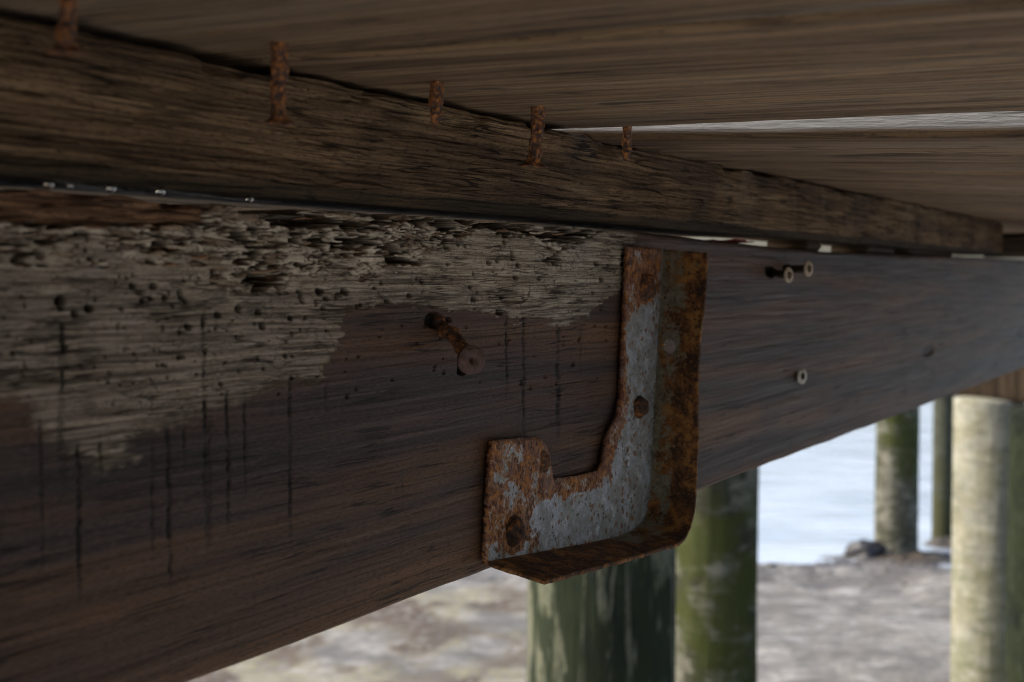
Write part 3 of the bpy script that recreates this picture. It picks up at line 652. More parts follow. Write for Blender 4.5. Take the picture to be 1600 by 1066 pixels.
def deck_board(i):
    D0, D1 = gaps[i], gaps[i + 1]
    vis = i >= 3
    gl = .0012 if i in (3, 4) else (.0075 if i == 5 else .0050)
    gr = .0012 if i == 3 else (.0075 if i == 4 else .0050)
    A0 = sp(D0 + gl); A1 = sp(D1 - gr)
    Lm = np.concatenate([[-.22], np.linspace(-.06, .05, 30)[:-1], np.linspace(.05, .40, 90)[:-1], np.linspace(.4, 1.35, 44)])
    nw = 110 if vis else 24
    w = np.linspace(0, 1, nw)
    LL, WW = np.meshgrid(Lm, w, indexing='ij')
    zs = .0655 if i <= 4 else (.0626 if i == 5 else .0640)
    x = A0[0] + (A1[0] - A0[0]) * WW + BN[0] * LL
    y = A0[1] + (A1[1] - A0[1]) * WW + BN[1] * LL
    z = zs - drop[i] * np.clip(LL, -.02, .55) 
    gx = np.linalg.norm(A1 - A0)
    gw = WW * gx
    z = z + .0016 * (fbm(LL * 8, gw / .012, 3, 300 + i) - .5) + .0010 * (fbm(LL * 14, gw / .003, 3, 320 + i) - .5)
    ed = np.minimum(gw, gx - gw); rad_ = .0030 if i == 5 else .0022; k = np.clip(1 - ed / rad_, 0, 1)
    z = z + .9 * rad_ * (1 - np.sqrt(np.clip(1 - k ** 2, 0, 1)))
    P = np.stack([x, y, z + CZ], -1)
    up = np.array([0, 0, 1.0])
    th = .030
    side0 = [P[:, :1] + up * h for h in (.0022, .012, th)]
    side1 = [P[:, -1:] + up * h for h in (.0032, .012, th)]
    allp = np.concatenate([side0[2], side0[1], side0[0], P] + side1, 1)
    nl, njj = allp.shape[:2]
    gcx = np.concatenate([np.repeat(LL[:, :1], 3, 1), LL, np.repeat(LL[:, -1:], 3, 1)], 1)
    gcy = np.concatenate([np.zeros((nl, 3)) - np.array([[.035, .012, .003]]), gw, gx + np.zeros((nl, 3)) + np.array([[.003, .012, .035]])], 1)
    e = np.zeros((nl, njj)); e[:, :3] = 1; e[:, -3:] = 1
    gc = np.stack([gcx + i * 3.7, gcy + i * 1.3, np.full_like(gcx, i * 5.1)], -1)
    tr = []
    for row in (0, nl - 1):
        for j in range(1, njj - 1): tr.append((row * njj, row * njj + j, row * njj + j + 1))
    o = mesh_obj('deck_board', allp, grid_quads(nl, njj, closed_v=True), bmats[i % 2], attrs=dict(gc=gc.reshape(-1, 3), edge=e), tris=tr, base=[A0[0], A0[1], CZ + zs])
    tag(o, blab[i], 'deck board', 'deck boards overhead')
for i in range(0, len(gaps) - 1): deck_board(i)

# ------------------------------------------------------------------ joist hanger bracket
HO = .0042
face_px = [(983, 385), (1037, 389), (1033, 450), (1028, 560), (1021, 680), (1015, 775), (1010, 803), (999, 823), (980, 837), (955, 846), (900, 858), (830, 871), (762, 884), (760, 870), (764, 800), (768, 720), (771, 689), (800, 685), (838, 684), (848, 686), (856, 695), (862, 712), (866, 748), (900, 744), (935, 736), (943, 722), (947, 700), (952, 680), (968, 645), (973, 620), (975, 560), (979, 470)]
fuv = np.array([buv(*p, HO) for p in face_px])
hmat = hanger_material()
hanger = empty('joist_hanger', bpt(765, 884, HO))
tag(hanger, 'rusted galvanised steel joist hanger nailed to the dark beam, rust flaking over grey zinc', 'joist hanger')
step = .00042
gu = np.arange(fuv[:, 0].min() - step, fuv[:, 0].max() + step, step); gv = np.arange(fuv[:, 1].min() - step, fuv[:, 1].max() + step, step)
GU, GV = np.meshgrid(gu, gv, indexing='ij')
cU, cV = (GU[:-1, :-1] + GU[1:, 1:]) / 2, (GV[:-1, :-1] + GV[1:, 1:]) / 2
edge_n = 0
keep = poly_sd(cU, cV, fuv) + edge_n > 0
q = grid_quads(len(gu), len(gv)).reshape(len(gu) - 1, len(gv) - 1, 4)[keep]
used, inv = np.unique(q.ravel(), return_inverse=True)
fu, fv = GU.ravel()[used].copy(), GV.ravel()[used].copy()
qq = inv.reshape(-1, 4); ee = np.sort(np.concatenate([qq[:, [0, 1]], qq[:, [1, 2]], qq[:, [2, 3]], qq[:, [3, 0]]]), axis=1)
ek, ec = np.unique(ee[:, 0].astype(np.int64) * 10000000 + ee[:, 1], return_counts=True)
bd = np.unique(np.concatenate([ek[ec == 1] // 10000000, ek[ec == 1] % 10000000]))
_best = np.full(len(bd), 1e9); _bu, _bv = fu[bd].copy(), fv[bd].copy(); _fu, _fv = fu[bd].copy(), fv[bd].copy()
for _i in range(len(fuv)):
    _a, _b = fuv[_i], fuv[(_i + 1) % len(fuv)]; _e = _b - _a
    _t = np.clip(((_fu - _a[0]) * _e[0] + (_fv - _a[1]) * _e[1]) / (_e @ _e), 0, 1)
    _x, _y = _a[0] + _t * _e[0], _a[1] + _t * _e[1]; _dd = (_x - _fu) ** 2 + (_y - _fv) ** 2
    _m = _dd < _best; _best[_m] = _dd[_m]; _bu[_m] = _x[_m]; _bv[_m] = _y[_m]
fu[bd] = _bu + .00030 * (fbm(_bu / .004, _bv / .004, 3, 405) - .5); fv[bd] = _bv + .00030 * (fbm(_bu / .004, _bv / .004, 3, 406) - .5)
sdv = poly_sd(fu, fv, fuv)
zpoly = [buv(*p, HO) for p in [(978, 505), (992, 478), (1012, 474), (1026, 462), (1045, 440), (1038, 560), (1030, 680), (1022, 780), (1012, 818), (988, 838), (955, 848), (900, 862), (830, 874), (775, 886), (758, 880), (762, 850), (800, 862), (835, 850), (825, 805), (850, 768), (880, 775), (925, 764), (952, 738), (960, 700), (980, 655), (981, 560)]]
zd = poly_sd(fu, fv, zpoly)
zinc = .5 + zd / .0062 + .95 * (fbm(fu / .010, fv / .010, 4, 411) - .5)
for (x, y, r) in [(1008, 450, 22), (848, 722, 26), (800, 829, 26), (940, 770, 18), (920, 835, 16), (955, 815, 14)]:
    c_ = buv(x, y, HO); rr0 = r / F * .65
    zinc -= .55 * sst(1.6, .6, np.hypot(fu - c_[0], (fv - c_[1])) / rr0)
zinc = np.maximum(zinc, .46 * sst(.50, .60, fbm(fu / .009 + 4, fv / .009, 4, 417)) * sst(.0004, .0030, sdv))
for (x, y, r) in [(782, 862, 16), (835, 765, 14), (856, 735, 10), (790, 770, 9), (1030, 430, 10)]:
    c_ = buv(x, y, HO); zinc = np.maximum(zinc, .60 * sst(1.5, .5, np.hypot(fu - c_[0], (fv - c_[1]) * .8) / (r / F * .62)))
zinc = zinc - .42 * sst(.54, .64, fbm(fu / .005 + 9, fv / .005, 3, 419))
zinc = np.clip(zinc, 0, 1)
ho = HO + .0005 * (fbm(fu / .004, fv / .004, 4, 421) - .5) - .0006 * sst(.0012, 0, sdv)
fw = bworld(fu, fv, ho)
plate = mesh_obj('face_plate', fw, inv.reshape(-1, 4), hmat, parent=hanger, attrs=dict(zinc=zinc, face=np.ones(len(fu))))
sm = plate.modifiers.new('thickness', 'SOLIDIFY'); sm.thickness = .0024; sm.offset = 1 if False else -1

fold_px = [(1037, 389), (1033, 450), (1028, 560), (1021, 680), (1015, 775), (1010, 803), (999, 823), (980, 837), (955, 846), (900, 858), (830, 871), (762, 884)]
outr_px = [(1107, 395), (1104, 450), (1094, 560), (1092, 660), (1089, 765), (1084, 806), (1074, 836), (1060, 853), (1038, 860), (985, 877), (912, 897), (850, 913)]
HL = .0245
fold = np.array([bpt(*p, HO) for p in fold_px]); outr = np.array([bpt(*p, HO + HL) for p in outr_px])
sl_ = np.concatenate([[0], np.cumsum(np.linalg.norm(np.diff(fold, axis=0), axis=1))])
def cat(P, s, x):
    out = np.zeros((len(x), 3)); tg = np.zeros_like(P)
    for i in range(len(P)):
        a, b = max(i - 1, 0), min(i + 1, len(P) - 1); tg[i] = (P[b] - P[a]) / (s[b] - s[a])
    idx = np.clip(np.searchsorted(s, x, 'right') - 1, 0, len(s) - 2)
    h = (s[idx + 1] - s[idx]); t_ = ((x - s[idx]) / h)[:, None]; h = h[:, None]
    return (2 * t_**3 - 3 * t_**2 + 1) * P[idx] + (t_**3 - 2 * t_**2 + t_) * h * tg[idx] + (-2 * t_**3 + 3 * t_**2) * P[idx + 1] + (t_**3 - t_**2) * h * tg[idx + 1]
split = sl_[8] + .006
def wrap(name, s0, s1, extra):
    ss = np.linspace(s0, s1, int((s1 - s0) / .0005)); tn = 52
    tq = np.linspace(0, 1, tn)
    A, B = cat(fold, sl_, ss), cat(outr, sl_, ss)
    SS, TT = np.meshgrid(ss, tq, indexing='ij')
    jag = 1 + .035 * (fbm(SS / .006, 0 * SS, 3, 431) - .5) - .05 * sst(.0, .0, SS) * 0
    P = A[:, None] + (B - A)[:, None] * (TT * jag)[..., None]
    e1 = np.gradient(A, axis=0); e1 /= np.linalg.norm(e1, axis=1)[:, None]
    e2 = (B - A); e2 = e2 / np.linalg.norm(e2, axis=1)[:, None]
    nrm = np.cross(e1, e2)
    dz = .0010 * (fbm(SS / .010, TT * 3, 4, 441) - .5) + .0012 * np.sin(TT * np.pi) * (fbm(SS / .03, TT, 2, 443) - .5)
    P = P + nrm[:, None] * (dz * sst(0, .15, TT))[..., None]
    Q = grid_quads(len(ss), tn)
    zi = np.clip(.56 + .9 * (fbm(SS / .012, TT * 2.6, 3, 451) - .5) - .55 * sst(.35, .8, TT), 0, 1) * extra + np.clip(.9 - TT * 7, 0, 1) * .45 * extra
    fc = np.clip(1 - TT * 30, 0, 1)
    if name == 'side_flange':             # punched nail hole
        hp = bpt(1049, 542, HO + .0075)
        flat = P.reshape(-1, 3); px_, py_ = project(flat); rr_ = np.hypot((px_ - 1049) / 10.0, (py_ - 542) / 11.5)
        cen = rr_[Q].mean(1)
        Q = Q[cen > 1]
        us, iv = np.unique(Q.ravel(), return_inverse=True)
        return mesh_obj(name, flat[us], iv.reshape(-1, 4), hmat, parent=hanger, attrs=dict(zinc=zi.ravel()[us], face=fc.ravel()[us]))
    return mesh_obj(name, P, Q, hmat, parent=hanger, attrs=dict(zinc=zi, face=fc))
for nm, a, b, ex in (('side_flange', 0, split, 1.0), ('seat', split, sl_[-1], .25)):
    o = wrap(nm, a, b, ex); md = o.modifiers.new('thickness', 'SOLIDIFY'); md.thickness = .0018; md.offset = 1
rust_dark = rust_material('rust_dark', 1.2, .05); rust_mid = rust_material('rust_mid', 1.4, .6); rust_red = rust_material('rust_red', .8, .3, .8)
def fixing(px, py, r, prof, seed, mat=rust_dark, sq=None, rough=.12):
    c = bpt(px, py, HO + .0002); R = r / F * c[1]; tcam = CAM - c; tcam /= np.linalg.norm(tcam); AX = BN * .85 + tcam * .3; AX /= np.linalg.norm(AX)
    o = mesh_obj('nail_head', *lathe(c, AX, [(h * R, q * R) for h, q in prof], 36, rough, 1 / R, seed, sq)[:2], mat, parent=hanger, tris=lathe(c, AX, [(h * R, q * R) for h, q in prof], 36, rough, 1 / R, seed, sq)[2])
    return o
dome = [(-.2, 1.0), (.12, 1.02), (.28, .93), (.36, .75), (.40, .4), (.40, .1)]
hexd = [(-.4, 1.0), (.15, 1.0), (.35, .95), (.58, .82), (.76, .6), (.85, .35), (.88, .1)]
fixing(1008, 450, 21, [(-.4, 1.0), (.24, .98), (.42, .8), (.50, .62), (.64, .5), (.70, .3), (.70, .1)], 3, rust_mid, None, .35)
fixing(997, 636, 17.5, hexd, 5, rust_dark, .10, .10)
fixing(800, 829, 22, [(-.4, 1.12), (.10, 1.12), (.14, .86), (.45, .84), (.66, .72), (.80, .5), (.87, .25), (.88, .08)], 8, rust_dark, .0, .16)
fixing(848, 722, 17, [(-.2, 1.0), (.05, 1.0), (.10, .86), (.07, .6), (.08, .3), (.08, .1)], 13, rust_mid, None, .2)

# ------------------------------------------------------------------ nails poking through the deck
nails = [(105, -34, 103, 84, 30, 1, 'thick rusty nail in the upper left corner, with a crusty pale tip'),
         (437, 70, 435, 194, 26, 1, 'long straight rusty nail with a flared crusty tip, second from the left'),
         (682, 128, 681, 199, 20, 0, 'short rusty nail with an orange bare tip and no crust, third from the left'),
         (842, 167, 834, 260, 20, 1, 'slanting rusty nail with a lumpy flared foot, fourth from the left'),
         (980, 199, 979, 252, 15, 0, 'thinnest rusty nail, hanging in front of the bright gap between the deck boards')]
crust_m = rust_material('rust_crust', 2.2, .4, 1.3)
for i, (x0, y0, x1, y1, wd, fl, lab) in enumerate(nails):
    top = zpt(x0, y0, .0648); bot = ypt(x1, y1, top[1] + .001)
    r = wd * .5 / F * top[1]
    root = empty('rusty_nail', top); tag(root, lab, 'nail', 'nails through the deck')
    n = 60; tq = np.linspace(0, 1, n)[:, None]
    ext = top + np.array([0, 0, .004])
    path = ext + (bot - ext) * tq + np.array([1, 0, 0]) * (r * .35 * (fbm(tq * 3, 0 * tq, 2, 500 + i) - .5))
    tql = tq[:, 0]
    rad = r * (.92 + .12 * np.exp(-((tql - .05) / .06) ** 2) - (0 if fl else .45 * sst(.72, 1, tql)))
    v, qd, tr = tube(path, rad * 1.08, 36, .28, 1 / r * .8, 510 + i)
    mesh_obj('shank', v, qd, rust_material('nail_rust_%s' % 'abcde'[i], 2.4, .8), parent=root, tris=tr)
    if fl:
        pr = [(-.55, .95), (-.35, 1.05), (-.1, 1.35), (.12, 1.9), (.22, 1.85), (.28, 1.2), (.3, .2)]
        ax = (bot - ext) / np.linalg.norm(bot - ext)
        v, qd, tr = lathe(bot - ax * r * .25, ax, [(h * r * 1.15, q * r * (1.0 if i else 1.1)) for h, q in pr], 40, .42, .8 / r, 520 + i)
        mesh_obj('crust', v, qd, crust_m, parent=root, tris=tr)

# ------------------------------------------------------------------ bent rusty screw
b0 = bpt(679, 501, -.004); b1 = bpt(716, 548, .012); b2 = bpt(737, 563, .017)
scr = empty('bent_screw', bpt(679, 501, 0)); tag(scr, 'thick rusty screw sticking out of the dark beam and sagging, with a flat round head', 'screw')
n = 50; tq = np.linspace(0, 1, n)[:, None]
b2s = b2 - (b2 - b0) / np.linalg.norm(b2 - b0) * .0018
path = b0 + (b2s - b0) * tq + BN * .0015 * np.sin(tq * np.pi)
rs = 11.3 / F * b1[1] * (1 - .12 * sst(.6, 1, tq[:, 0])) * (1 + .04 * np.sin(tq[:, 0] * 21))
v, qd, tr = tube(path, rs, 40, .30, 420, 601); mesh_obj('shank', v, qd, rust_material('screw_rust', 1.6, .7, .8), parent=scr, tris=tr)
tc = CAM - b2; tc /= np.linalg.norm(tc)
ax = tc * .80 + BN * .42 + np.array([0, 0, -.06]); ax /= np.linalg.norm(ax)
R = 23.0 / F * b2[1]
hv, hq, ht = lathe(b2 - ax * R * .25, ax, [(-.05 * R, .5 * R), (0, .9 * R), (.06 * R, 1.0 * R), (.22 * R, 1.0 * R), (.30 * R, .93 * R), (.31 * R, .5 * R), (.30 * R, .26 * R), (.12 * R, .14 * R), (.08 * R, .05 * R)], 48, .05, 1 / R, 611)
hm = rust_material('head_rust', 1.0, .15, .7)
mesh_obj('screw_head', hv, hq, plain('dull_rust_head', (.125, .076, .068), .55, .2, 420, .3, .0008), parent=scr, tris=ht)

# ------------------------------------------------------------------ bright screws on the right of the beam
galv = plain('bright_zinc', (.52, .50, .45), .45, .35, 500, .25, .0004); tanm = plain('tan_zinc', (.50, .42, .31), .5, .25, 500, .25, .0004)
tanr = plain('tan_recess', (.24, .16, .085), .8, 0, 300, .2); darkm = plain('dark_recess', (.05, .035, .022), .8, 0, 300, .2)
shm = plain('screw_steel', (.075, .06, .05), .5, .4, 300, .3)
for i, (hx, hy, bx_, by_, L, r, lab, mt) in enumerate([
        (1232, 430, 1204, 426, .0125, 13.5, 'pale tan screw head on a dark shank, lower left of the pair on the beam', tanm),
        (1263, 420, 1230, 421, .0145, 13.5, 'pale screw head standing out from the beam, upper right of the pair', tanm),
        (1253, 588, 1253, 588, .0030, 13.5, 'small silvery screw head driven almost flush into the beam, below the pair of screws', galv)]):
    hp = bpt(hx, hy, L); base = bpt(bx_, by_, -.004)
    root = empty('deck_screw', bpt(bx_, by_, 0)); tag(root, lab, 'screw')
    R = .93 * r / F * hp[1]
    if i == 2: base = hp - BN * .008
    axis = hp - base; axis /= np.linalg.norm(axis)
    axh = BN * .8 + np.array([-.05, -.28, 0]); axh /= np.linalg.norm(axh)
    if i < 2:
        axh = BN * .8 + np.array([-.05, -.26, .03]); axh /= np.linalg.norm(axh)
    v, qd, tr = tube(np.linspace(base, hp, 24), np.full(24, R * .48), 16, .06, 400, 700 + i)
    mesh_obj('shank', v, qd, shm, parent=root, tris=tr)
    v, qd, tr = lathe(hp, axh, [(-.45 * R, .4 * R), (-.12 * R, .9 * R), (-.02 * R, 1.0 * R), (.08 * R, .98 * R), (.14 * R, .86 * R), (.14 * R, .45 * R)], 28, .03, 1 / R, 710 + i)
    mesh_obj('screw_head', v, qd, mt, parent=root, tris=tr)
    v, qd, tr = lathe(hp + axh * .13 * R, axh, [(0, .27 * R), (.04 * R, .27 * R), (.05 * R, .1 * R)], 6, .0, 1 / R, 720 + i)
    mesh_obj('drive_recess', v, qd, tanr if i < 2 else darkm, parent=root, tris=tr)

# ------------------------------------------------------------------ water drops and cobweb under the ledger
wm = MT('water_drop'); wm.p(Base_Color=(1, 1, 1), Roughness=.02); wm.b.inputs['Transmission Weight'].default_value = 1; wm.b.inputs['IOR'].default_value = 1.33
for i, (x, y, r, lab) in enumerate([(77, 288, 7, 'leftmost clear water drop hanging below the ledger'), (110, 290, 5, 'small dim water drop, second from the left under the ledger'), (174, 294, 7, 'clear water drop, middle of the bright ones under the ledger'), (251, 299, 7, 'brightest water drop under the ledger, right of the cobweb'), (390, 311, 6, 'flattened water drop, farthest right under the ledger')]):
    c = bpt(x, y, -.002); R = r / F * c[1]
    v, qd, tr = lathe(c + np.array([0, 0, R * 1.0]), [0, 0, -1], [(R * (1 - math.cos(a)) * (1.0 if a > 1.57 else .9), R * max(.03, math.sin(a))) for a in np.linspace(.15, 3.0, 14)], 20, 0)
    o = mesh_obj('water_drop', v, qd, wm.m, tris=tr); tag(o, lab, 'water drop', 'water drops under the ledger')
web = []
Vs, Qs, c0 = [], [], 0
webl = [((85, 281), (155, 296)), ((100, 282), (165, 292)), ((120, 284), (180, 298)), ((165, 291), (230, 303)), ((200, 293), (225, 300)), ((235, 293), (330, 306)), ((260, 297), (400, 312)), ((90, 284), (190, 296)), ((300, 302), (440, 316))]
for k, (a, b) in enumerate(webl):
    p, q_ = bpt(*a, .001), bpt(*b, .0035); tq = np.linspace(0, 1, 14)[:, None]
    path = p + (q_ - p) * tq - np.array([0, 0, .0006]) * np.sin(tq * np.pi)
    v, qd, _ = tube(path, np.full(14, .00005), 5, 0, 1, 1, False)
    Vs.append(v); Qs.append(qd + c0); c0 += len(v)
web = mesh_obj('cobweb', np.concatenate(Vs), np.concatenate(Qs), plain('spider_silk', (.22, .22, .23), .5, 0, 50, .05))
tag(web, 'fine grey cobweb threads strung under the ledger between the water drops', 'cobweb')

# ------------------------------------------------------------------ small packers in the slot between beam and ledger
chipm = board_material('packer_wood', (.45, .45, .45))
for i, (x0, x1, lab) in enumerate([(1277, 1297, 'small dark packer in the bright slot above the beam, nearest the bracket'), (1368, 1410, 'dark packer in the middle of the bright slot above the beam'), (1432, 1500, 'long dark packer at the far end of the bright slot above the beam')]):
    ua, ub = buv(x0, 390)[0], buv(x1, 390)[0]
    us = np.linspace(ua, ub, 14)
    vb = np.interp(us, ucols, vtop) - .0005; vt_ = np.full_like(us, SZ0 + .0004)
    rows = [bworld(us, vb, -.036), bworld(us, vb, -.008 - .003 * fbm(us * 80, 0 * us, 2, i)), bworld(us, (vb + vt_) / 2, -.006), bworld(us, vt_, -.009), bworld(us, vt_, -.036)]
    P = np.stack(rows, 1); gcp = np.stack([np.repeat(us[:, None], 5, 1), np.tile(np.linspace(0, .03, 5), (14, 1)), np.zeros((14, 5))], -1)
    tr = []
    for row in (0, 13):
        for j in range(1, 4): tr.append((row * 5, row * 5 + j, row * 5 + j + 1))
    o = mesh_obj('wood_packer', P, grid_quads(14, 5, closed_v=True), chipm, attrs=dict(gc=gcp.reshape(-1, 3), edge=np.zeros(70)), tris=tr)
    tag(o, lab, 'packer', 'packers above the beam')
# red scrap lying on the beam
ua, ub = buv(1163, 380)[0], buv(1193, 382)[0]
us = np.linspace(ua, ub, 16); ws = np.linspace(-.006, -.030, 10)
UU, WW = np.meshgrid(us, ws, indexing='ij')
vv = np.interp(UU, ucols, vtop) + .0014 + .002 * fbm(UU * 150, WW * 150, 3, 5)
o = mesh_obj('plastic_scrap', bworld(UU, vv, WW), grid_quads(16, 10), plain('red_plastic', (.45, .05, .06), .45, 0, 200, .2))
o.modifiers.new('thickness', 'SOLIDIFY').thickness = .0006
tag(o, 'tiny scrap of red plastic lying in the slot on top of the beam', 'plastic scrap')

# ------------------------------------------------------------------ end joist and pile cap
def beam_box(name, a, b, w, z0, z1, mat, nseg=40, seed=0):
    a, b = np.asarray(a, float), np.asarray(b, float); d = b - a; L = np.linalg.norm(d); d = d / L; nn = np.array([-d[1], d[0]])
    t_ = np.linspace(0, L, nseg); e = .006
    ring = [(-w / 2 + e, z0), (-w / 2, z0 + e)] + [(-w / 2, z) for z in np.linspace(z0 + e, z1 - e, 12)[1:-1]] + [(-w / 2, z1 - e), (-w / 2 + e, z1), (w / 2 - e, z1), (w / 2, z1 - e), (w / 2, z0 + e), (w / 2 - e, z0)]
    P = []; G = []
    acc = 0
    for j, (o_, z) in enumerate(ring):
        ns_ = .004 * (fbm(t_ * 9, 0 * t_ + z * 30, 3, seed) - .5)
        xy = a[None] + d[None] * t_[:, None] + nn[None] * (o_ + np.sign(o_) * ns_)[:, None]
        P.append(np.concatenate([xy, np.full((nseg, 1), z + CZ) + ns_[:, None]], 1)); G.append(np.stack([t_, np.full(nseg, z + o_), np.zeros(nseg)], -1))
    P = np.stack(P, 1); G = np.stack(G, 1); nr_ = len(ring); tr = []
    for row in (0, nseg - 1):
        for j in range(1, nr_ - 1): tr.append((row * nr_, row * nr_ + j, row * nr_ + j + 1))
    return mesh_obj(name, P, grid_quads(nseg, nr_, closed_v=True), mat, attrs=dict(gc=G.reshape(-1, 3), edge=np.zeros(nseg * nr_)), tris=tr)
e0 = sp(bpt(1562, 380)[1]) 
ej = beam_box('end_joist', e0 + BN[:2] * -.02 + BD[:2] * .035, e0 + BN[:2] * .62 + BD[:2] * .035, 0.06, .0238, .052, board_material('end_joist_wood', (.22, .22, .22)), seed=31)
tag(ej, 'nearly black joist crossing at the far right end of the ledger', 'joist')
ca, cb = zpt(1490, 618, -.475)[:2], zpt(1612, 631, -.475)[:2]
dd = (cb - ca) / np.linalg.norm(cb - ca)
capm = MT('pile_cap_wood'); g_ = capm.attr('gc', True)
va = capm.noise(capm.scale(g_, (30, 3, 1)), 1, 4, .6); 
cc = capm.ramp(va, [(.3, (.008, .006, .004)), (.5, (.020, .014, .009)), (.7, (.042, .031, .021))])
capm.p(Base_Color=cc, Roughness=.85); capm.b.inputs['Specular IOR Level'].default_value = .05
cap = beam_box('pile_cap', ca - dd * .03 + np.array([-dd[1], dd[0]]) * .09, cb + dd * .9 + np.array([-dd[1], dd[0]]) * .09, .18, -.475, -.20, capm.m, seed=37)
tag(cap, 'brown pile cap beam resting on the pale piling at the right edge', 'beam')

# ------------------------------------------------------------------ pilings
def piling(px, wpx, D, ztop, mat, lab, lean=0.0, taper=.04, seed=0, zb=-.35):
    r = wpx * .5 / F * D; x = (px - 800) / F * D
    zs = np.linspace(CZ + ztop, zb, 140); th = np.linspace(0, 2 * np.pi, 72, endpoint=False)
    ZZ, TT = np.meshgrid(zs, th, indexing='ij')
    R = r * (1 + taper * (1 - ZZ / 1.7)) * (1 + .030 * (fbm(np.cos(TT) * 2 + 5, ZZ * 2 + np.sin(TT) * 2, 4, seed) - .5) * 2 + .025 * (fbm(TT * 5, ZZ * .8, 3, seed + 3) - .5))
    cx = x + lean * (ZZ - .8)
    P = np.stack([cx + R * np.cos(TT), D + R * np.sin(TT), ZZ], -1)
    G = np.stack([(TT - 1.5 * np.pi) * r + seed * 1.7, ZZ, 0 * ZZ], -1)
    V_ = np.concatenate([P.reshape(-1, 3), [[x, D, zs[0] + .005]]]); k0 = 140 * 72
    tr = [(k0, j, (j + 1) % 72) for j in range(72)]
    G_ = np.concatenate([G.reshape(-1, 3), [[0, 0, 0]]])
    o = mesh_obj('piling', V_, grid_quads(140, 72, closed_v=True), mat, attrs=dict(gc=G_), tris=tr, base=[x, D, 0])
    return tag(o, lab, 'piling', 'wooden pier pilings')
piling(941, 232, 2.586, -.13, piling_material('piling_streaky', (.020, .025, .020), (.120, .122, .090), (.05, .065, .02), (.010, .014, .012), .2, 1.0, -1, 3),
       'nearest piling, dark green with pale vertical drip streaks, directly under the bracket', 0, .03, 2)
piling(1120, 131, 4.45, -.13, piling_material('piling_mossy', (.130, .128, .100), (.024, .025, .015), (.040, .047, .014), (.010, .010, .007), .95, .85, .55, 1.05, False),
       'piling just right of the nearest one, coated in bright yellow green moss', 0, .03, 5)
piling(1405, 66, 8.95, -.15, piling_material('piling_banded', (.15, .147, .118), (.035, .036, .022), (.036, .044, .012), (.018, .018, .012), .9, .7, .55, 1.25, False),
       'distant piling beside the dark rock, banded with green moss, at the edge of the water', 0, .02, 8)
piling(1478, 34, 9.45, -.2, piling_material('piling_slim', (.075, .08, .06), (.04, .043, .033), (.050, .052, .026), (.04, .042, .032), 1, .6, -.3, .5, False),  # lower part coloured brown to stand for its reflection in the water
       'slimmest and farthest piling, standing out in the water', 0, .0, 11)
piling(1550, 106, 5.55, -.474, piling_material('piling_pale', (.285, .28, .225), (.20, .19, .125), (.12, .125, .065), (.07, .072, .05), .6, .6, -.2, .6, False),
       'pale yellowish piling at the right edge under the brown pile cap', -.008, .05, 14)
piling(1640, 116, 5.05, -.474, piling_material('piling_dark', (.012, .015, .011), (.009, .011, .008), (.035, .045, .018), (.03, .034, .026), .3, .6, 0, 1.2),
       'dark greenish piling cut by the right edge of the picture, beside the pale one', 0, .0, 17)

# ------------------------------------------------------------------ beach, water
def axis_grid(lo, f0, f1, hi, stp):
    return np.concatenate([np.linspace(lo, f0, 24)[:-1], np.arange(f0, f1, stp), np.linspace(f1, hi, 16)])
gx_ = axis_grid(-60, -2.6, 4.2, 60, .022); gy_ = axis_grid(-30, 3.6, 10.6, 18, .022)
X, Y = np.meshgrid(gx_, gy_, indexing='ij')
ys = 8.75 - .16 * np.clip(X - 1.5, -3, 3) + .9 * (fbm(X * 1.6, Y * .8, 4, 801) - .5)
sh = ys - Y
Z = np.where(sh > 0, .085 * sst(0, 2.2, sh) + .012 * sst(0, .2, sh), -.10 * sst(0, 1.6, -sh) - .35 * sst(1, 8, -sh))
rel = .050 * (fbm(X * 2.0, Y * 3.2, 4, 811) - .5) + .012 * (fbm(X * 9, Y * 14, 4, 821) - .5)
Z = Z + rel * sst(-.6, .5, sh) + .10 * (fbm(X * 2.4 + 3, Y * 3.4, 4, 815) - .52) * sst(-.3, .1, sh) * sst(2.2, .5, sh)
weed = sst(.48, .60, fbm(X * 1.6 + 4, Y * 1.1, 4, 831)) * sst(.45, -.15, X) * sst(8.1, 7.4, Y)
weed2 = sst(.50, .62, fbm(X * 3.1, Y * 2.1 + 7, 4, 841)) * weed
damp = sst(.9, .0, sh) * sst(-.2, .05, sh)
debris = sst(1.3, .25, sh) * sst(-.1, .15, sh) * sst(.50, .60, fbm(X * 5, Y * 6, 4, 851))
foot = sst(.56, .66, fbm(X * 2.2 + 9, Y * 4.2, 4, 861))
gm = MT('beach_sand'); o_ = gm.obj()
n1 = gm.noise(o_, 3.0, 5, .6); n2 = gm.noise(o_, 22, 4, .65); n4 = gm.noise(gm.scale(o_, (5, 11, 9)), 1, 5, .68); n3 = gm.noise(o_, 160, 2, .6)
sc_ = gm.mix(gm.rmp(n1, .35, .65), (.150, .139, .122), (.250, .236, .213)); sc_ = gm.mix(gm.rmp(n2, .47, .62, 0, .6), sc_, (.075, .072, .066)); sc_ = gm.mix(gm.rmp(n4, .50, .60, 0, .7), sc_, (.080, .076, .070)); sc_ = gm.mix(gm.rmp(n4, .44, .34, 0, .6), sc_, (.37, .365, .36)); sc_ = gm.mix(gm.rmp(n3, .55, .7, 0, .35), sc_, (.08, .074, .068))
sc_ = gm.mix(gm.ma('MULTIPLY', gm.attr('foot'), .7), sc_, (.085, .077, .070))
sc_ = gm.mix(gm.ma('MULTIPLY', gm.attr('weed'), gm.rmp(n2, .35, .6)), sc_, (.195, .175, .105))
sc_ = gm.mix(gm.ma('MULTIPLY', gm.attr('weedb'), gm.rmp(n2, .3, .55)), sc_, (.062, .040, .026))
